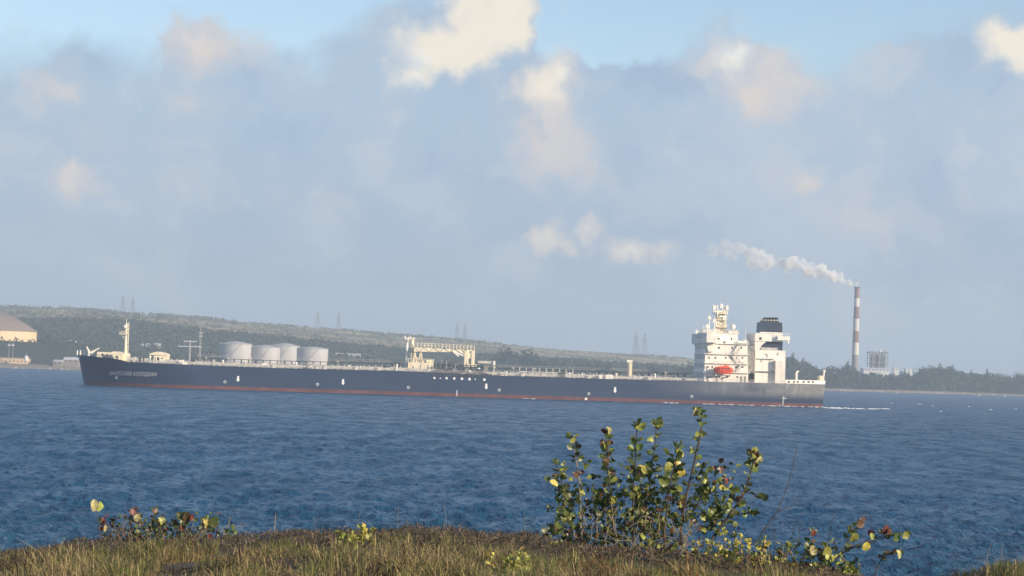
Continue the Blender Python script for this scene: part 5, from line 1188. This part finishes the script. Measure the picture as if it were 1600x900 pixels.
def big_shrub():
    b = at(1000, 858, 24.1); root = empty('sea_grape_shrub', (b.x, b.y, b.z - .05), label='tall many-stemmed round-leaved shrub standing on the crest above the sea', cat='shrub')
    Y = 23.9
    ST = [  # stem (in 1286 px wide crop), base radius, leaf runs (count, from, to, size), colours
        ([(150, 760), (135, 580), (125, 450), (95, 345)], .010, [(15, .28, 1, .052)], 'gddgl'),
        ([(225, 760), (215, 600), (212, 450), (195, 320), (180, 215)], .012, [(9, .74, 1, .045), (8, .30, .62, .046)], 'gddlb'),
        ([(385, 770), (375, 560), (355, 400), (350, 270), (345, 190)], .013, [(24, .45, 1, .046)], 'gdlglb'),
        ([(300, 760), (292, 600), (330, 510)], .009, [(12, .5, 1, .055)], 'ddg'),
        ([(482, 780), (480, 600), (485, 420), (495, 270), (497, 150)], .013, [(5, .93, 1, .050), (16, .45, .86, .046)], 'dgdgl'),
        ([(545, 770), (535, 620), (522, 510)], .010, [(13, .5, 1, .058)], 'dgll'),
        ([(515, 760), (550, 520), (580, 320), (598, 140)], .010, [(5, .93, 1, .048), (5, .66, .85, .042), (9, .3, .6, .05)], 'gddl'),
        ([(640, 760), (655, 520), (680, 380), (705, 265)], .012, [(22, .4, 1, .058)], 'gdlgd'),
        ([(722, 740), (728, 590), (762, 440), (796, 280), (826, 130), (815, 85)], .015, [(11, .86, 1, .047), (9, .56, .8, .042)], 'gdlg'),
        ([(725, 640), (800, 545), (828, 460), (832, 375)], .010, [(11, .45, .85, .050)], 'gddl'),
        ([(855, 770), (900, 680), (975, 580), (1045, 470), (1078, 350), (1085, 295)], .015, [(17, .74, 1, .050), (12, .28, .70, .052)], 'gdlgdb'),
        ([(770, 590), (860, 490), (935, 430)], .006, [(6, .8, 1, .042)], 'glr'),
        ([(960, 610), (1020, 590), (1075, 585)], .005, [(7, .5, 1, .042)], 'gdg'),
        ([(1045, 480), (1090, 490), (1120, 505)], .005, [(5, .6, 1, .040)], 'ddg'),
        ([(825, 760), (850, 660), (905, 590)], .008, [(9, .45, 1, .058)], 'ddgd'),
        ([(975, 560), (975, 400)], .003, [], 'd'), ([(275, 600), (280, 440)], .003, [], 'd'), ([(440, 560), (432, 380)], .003, [], 'd')]
    for k, (pts, r, runs, kinds) in enumerate(ST):
        o = stem(root, [zq(*p) for p in pts], Y + LR.uniform(-.25, .3), r, r * .4, stem_m if k not in (1, 5) else stem_g)
        for n, t0, t1, s in runs: leaves_along(root, o, round(n * 1.1), t0, t1, s, kinds)
    # extra bare stems low down
    for k in range(14):
        x0 = LR.uniform(200, 760); stem(root, [zq(x0, 780), zq(x0 + LR.uniform(-50, 50), 660), zq(x0 + LR.uniform(-80, 80), LR.uniform(480, 600))], Y + LR.uniform(-.2, .3), .006, .002, LR.choice([stem_m, stem_g, twig_m]))
    # conspicuous leaves
    for x, y, s, k in ((85, 435, .058, 'y'), (128, 618, .055, 'l'), (175, 215, .045, 'l'), (356, 172, .05, 'p'), (522, 365, .066, 'y'), (642, 275, .064, 'y'), (718, 290, .05, 'y'), (700, 335, .055, 'y'), (715, 380, .070, 'y'), (690, 390, .06, 'l'),
                       (470, 570, .06, 'l'), (380, 520, .06, 'y'), (790, 80, .055, 'p'), (800, 185, .04, 'l'), (1080, 300, .05, 'l'), (1112, 320, .05, 'p'), (945, 425, .05, 'r'), (925, 455, .045, 'y'), (600, 130, .04, 'd'), (545, 640, .06, 'd'), (525, 700, .055, 'l'), (770, 270, .05, 'l'), (505, 490, .06, 'l')):
        s *= .82; p = at(*zq(x, y), Y - .12); d = Vector((LR.uniform(-.7, .7), -.1, LR.uniform(.2, 1))); put_leaf(root, p - d.normalized() * s, d, s, k, (LR.uniform(.1, 1), -.8, LR.uniform(0, .7)))
    # leaves crowding the foot and filling the middle, too many to pick apart
    def spot(k):
        if k < 300: x, y = LR.uniform(30, 700) ** 1.0, LR.uniform(640, 825)
        else: x, y = LR.choice([LR.gauss(145, 42), LR.gauss(340, 55), LR.gauss(510, 60), LR.gauss(560, 90), LR.gauss(690, 60), LR.gauss(890, 60)]), LR.triangular(300, 740, 600)
        return at(*zq(x, y), Y + LR.uniform(-.2, .35))
    fill_leaves(root, 1050, spot, 'ddgglgldb', .020, .042)
    m = MB()                                     # tangle of thin dead twigs at the foot
    for k in range(190):
        x, y = LR.uniform(180, 820), LR.uniform(640, 830); a = LR.gauss(-1.57, .8); L = LR.uniform(40, 150); q = [zq(x, y), zq(x + math.cos(a) * L * .5 + LR.uniform(-14, 14), y + math.sin(a) * L * .5), zq(x + math.cos(a) * L + LR.uniform(-30, 30), y + math.sin(a) * L * .85)]
        yy = Y + LR.uniform(-.3, .35); m.path([at(*p, yy) - root.location for p in q], .0035, .0014, 4)
    m.build('dead_twigs', stem_g, root, kind='stuff')
big_shrub()
z7 = lambda x, y: (1150 + x * .18125, 780 + y * .18127)
def low_shrub():
    b = at(1275, 900, 23.7); root = empty('sea_grape_shrub', (b.x, b.y, b.z), label='low straggling round-leaved shrub leaning out over the water beside the tall one', cat='shrub'); Y = 23.6
    ends = []
    for pts, r in (([(640, 720), (760, 590), (880, 490), (1000, 420), (1110, 390)], .012), ([(880, 490), (960, 380), (1000, 300), (1065, 200)], .007), ([(1000, 420), (1180, 330), (1290, 270)], .006), ([(1110, 390), (1240, 340), (1330, 310), (1450, 300)], .006),
                   ([(1200, 690), (1230, 570), (1290, 490), (1390, 470)], .007), ([(560, 700), (600, 560), (650, 420), (670, 290)], .007), ([(700, 660), (760, 520), (790, 400)], .008), ([(900, 720), (950, 640), (985, 570)], .007), ([(380, 560), (420, 460), (480, 380)], .005), ([(860, 720), (870, 640)], .005)):
        ends.append(stem(root, [z7(*p) for p in pts], Y, r, r * .4, twig_m))
    for o, n, s, kinds in ((ends[0], 9, .042, 'ddb'), (ends[1], 9, .046, 'dgb'), (ends[2], 6, .04, 'dbr'), (ends[3], 9, .042, 'dgd'), (ends[4], 10, .042, 'ddb'), (ends[5], 7, .042, 'dbp'), (ends[6], 9, .05, 'gdl'), (ends[7], 9, .055, 'gdd'), (ends[8], 4, .042, 'gd')): leaves_along(root, o, n, .45, 1, s, kinds)
    fill_leaves(root, 150, lambda k: at(*z7(LR.triangular(420, 1050, 700), LR.triangular(330, 690, 600)), Y + LR.uniform(-.15, .2)), 'ddgbl', .016, .034)
    for x, y, s, k in ((1125, 400, .062, 'y'), (1170, 310, .05, 'l'), (1290, 260, .06, 'r'), (1320, 275, .05, 'b'), (1070, 200, .06, 'b'), (1400, 475, .055, 'p'), (1460, 300, .055, 'l'), (660, 430, .065, 'p'), (670, 290, .045, 'r'), (780, 430, .075, 'l'), (985, 590, .085, 'g'), (880, 610, .06, 'p'), (830, 500, .05, 'l'),
                       (735, 640, .06, 'y'), (450, 395, .06, 'g'), (970, 260, .05, 'd'), (1020, 330, .06, 'l'), (1380, 325, .055, 'd'), (600, 400, .06, 'd'), (910, 640, .05, 'l')):
        p = at(*z7(x, y), Y - .1); d = Vector((LR.uniform(-.4, .4), -.1, LR.uniform(.4, 1))); put_leaf(root, p - d.normalized() * s, d, s * .85, k, (LR.uniform(0, 1), -.9, LR.uniform(-.1, .7)))
low_shrub()
z8 = lambda x, y: (110 + x * .18125, 760 + y * .18135)
def left_shrub():
    b = at(200, 842, 23.9); root = empty('sea_grape_shrub', (b.x, b.y, b.z), label='small reddish broad-leaved shrub spreading low on the grassy crest', cat='shrub'); Y = 23.8
    runs = []
    for pts in ([(330, 520), (300, 400), (280, 290)], [(430, 520), (400, 380), (370, 290)], [(520, 520), (520, 350), (535, 215)], [(600, 520), (590, 380), (585, 270)], [(700, 520), (740, 350), (720, 210)], [(760, 500), (770, 380), (775, 290)], [(930, 500), (960, 390), (975, 290)], [(1050, 500), (1120, 380), (1170, 320)], [(1120, 480), (1200, 370), (1250, 300)], [(850, 500), (890, 400), (900, 330)], [(1330, 480), (1390, 370)]):
        runs.append(stem(root, [z8(*p) for p in pts], Y + LR.uniform(-.1, .2), .006, .003, twig_m))
    for o, kinds, n in zip(runs, ('brdd', 'bddg', 'bdrd', 'dbpd', 'bdd', 'dgd', 'dgd', 'dgl', 'dd', 'dd', 'ddb'), (8, 8, 9, 9, 8, 8, 7, 6, 7, 6, 5)): leaves_along(root, o, round(n * 1.7), .1, 1, .034, kinds)
    for x, y, s, k in ((280, 295, .04, 'r'), (535, 220, .038, 'r'), (575, 265, .05, 'p'), (722, 205, .04, 'b'), (775, 290, .06, 'l'), (960, 275, .085, 'd'), (1000, 260, .08, 'b'), (1045, 265, .045, 'r'), (970, 350, .05, 'r'), (1160, 310, .065, 'y'), (1240, 300, .075, 'd'), (900, 320, .055, 'd'), (510, 500, .06, 'p'), (1205, 430, .045, 'r'), (1400, 355, .05, 'd'), (300, 360, .04, 'p')):
        p = at(*z8(x, y), Y - .1); d = Vector((LR.uniform(-.4, .4), -.1, LR.uniform(.3, 1))); put_leaf(root, p - d.normalized() * s, d, s * .85, k, (LR.uniform(0, 1), -.9, LR.uniform(-.1, .7)))
    fill_leaves(root, 330, lambda k: at(LR.triangular(152, 372, 235), LR.triangular(800, 852, 842), Y + LR.uniform(-.2, .2)), 'bbddddgr', .012, .026)
    m = MB()
    for k in range(70):
        px = LR.uniform(156, 365); q = [(px, 850), (px + LR.gauss(0, 8), 836), (px + LR.gauss(0, 14), LR.uniform(808, 830))]; yy = Y + LR.uniform(-.2, .2); m.path([at(*p_, yy) - root.location for p_ in q], .003, .0014, 4)
    m.build('dead_twigs', stem_g, root, kind='stuff')
    b2 = at(152, 846, 23.7); r2 = empty('seedling', (b2.x, b2.y, b2.z), label='lone pale yellow round leaf held up on a thin stem', cat='plant')
    stem(r2, [(158, 850), (155, 825), (151, 802), (148, 797)], 23.7, .004, .002, twig_m); p = at(147.5, 800, 23.68); put_leaf(r2, p, (-.05, -.1, 1), .068, 'p', (.35, -1, .25)); put_leaf(r2, p + Vector((.03, .03, .0)), (.2, .1, 1), .055, 'l', (.9, -.4, .2))
left_shrub()
def bare_twigs():
    b = at(1190, 866, 23.8); root = empty('bare_bush', (b.x, b.y, b.z), label='leafless dark twigs reaching up between the two round-leaved shrubs', cat='bush'); Y = 23.8
    for pts, r in (([(1181, 848), (1199, 820), (1216, 795), (1232, 755), (1246, 696)], .007), ([(1214, 800), (1236, 790), (1262, 758), (1285, 735)], .003), ([(1211, 880), (1210, 838), (1208, 805)], .004), ([(1225, 868), (1236, 840), (1246, 812)], .004), ([(1240, 866), (1248, 838), (1252, 812)], .003), ([(1294, 868), (1297, 835), (1303, 797)], .005), ([(1378, 840), (1384, 812), (1396, 786)], .003),
                   ([(1205, 870), (1204, 846), (1207, 828)], .003), ([(1222, 800), (1240, 770), (1245, 745)], .002), ([(1262, 870), (1266, 830), (1265, 805)], .002), ([(1232, 755), (1240, 740), (1238, 715)], .002)):
        stem(root, pts, Y, r, r * .4, twig_m, .01)
bare_twigs()
def leafy(px, py, w, h, n, kinds, label, Y, name='leafy_plant', size=(.018, .030)):
    b = at(px, py + h / 2, Y); z0 = float(gz0(b.x, Y)); root = empty(name, (b.x, Y, z0), label=label, cat='plant')
    m = MB(); tips = []
    for k in range(max(5, n // 9)):
        x = b.x + LR.uniform(-.5, .5) * w * Y / F; top = at(px, py + LR.uniform(-h / 2, h / 4), Y).z; yy = Y + LR.uniform(-.12, .12); p1 = Vector((x, yy, max(top, z0 + .05))); p0 = Vector((x + LR.uniform(-.04, .04), yy, z0 - .02)); m.tube(p0 - root.location, p1 - root.location, .004, .002, 5); tips.append((p0, p1))
    m.build('stem', stem_g, root, kind='stuff')
    for k in range(n):
        p0, p1 = tips[k % len(tips)]; p = p0.lerp(p1, LR.uniform(.15, 1.05)); an = LR.uniform(0, 6.28); put_leaf(root, p, (math.cos(an), math.sin(an), LR.uniform(.3, 1.6)), LR.uniform(*size), LR.choice(kinds))
leafy(1138, 858, 66, 56, 150, 'lgyl', 'bushy yellow green fleshy plant under the leaning shrub stem', 23.0)
leafy(1172, 870, 54, 54, 110, 'lylb', 'yellow green fleshy plant beside the bare twigs', 22.8)
leafy(1084, 854, 42, 44, 90, 'ybl', 'rust coloured small leaved plant at the foot of the tall shrub', 23.1, size=(.014, .024))
leafy(560, 844, 64, 44, 70, 'lly', 'pale green broad leaved weed among the dry grass', 22.2, size=(.024, .04))
leafy(798, 878, 84, 40, 150, 'lyl', 'bright yellow green low plant at the lower grass edge', 19.6, size=(.014, .026))
leafy(1240, 888, 90, 32, 90, 'bbdl', 'brownish low plant between the fleshy plants and the straggling shrub', 23.3, size=(.018, .03))
leafy(1215, 872, 60, 44, 90, 'lgyb', 'green and brown mixed low plant at the foot of the bare twigs', 23.4)
leafy(1320, 892, 70, 34, 70, 'gdlb', 'dark green low plant under the straggling shrub branches', 23.5)
leafy(1185, 897, 14, 10, 10, 'r', 'small clump of red leaves low at the grass edge', 22.4, size=(.018, .03))

# ------------------------------------------------------------------ air
def haze():
    mb = MB(); mb.box(-6100, 6100, -100, 6100, -6.0, 186.0); o = mb.build('haze', bpy.data.materials.new('haze'), kind='stuff')
    m = o.data.materials[0]; m.use_nodes = True; N = NT(m.node_tree); N.n.remove(N.n['Principled BSDF'])
    pv = N.node('ShaderNodeVolumePrincipled'); pv.inputs['Color'].default_value = (.74, .87, 1.0, 1); pv.inputs['Density'].default_value = .00020; pv.inputs['Anisotropy'].default_value = .1
    N.l.new(pv.outputs[0], N.n['Material Output'].inputs['Volume'])
    tag(o, 'thin pale blue haze lying over the whole bay', 'haze')
haze()
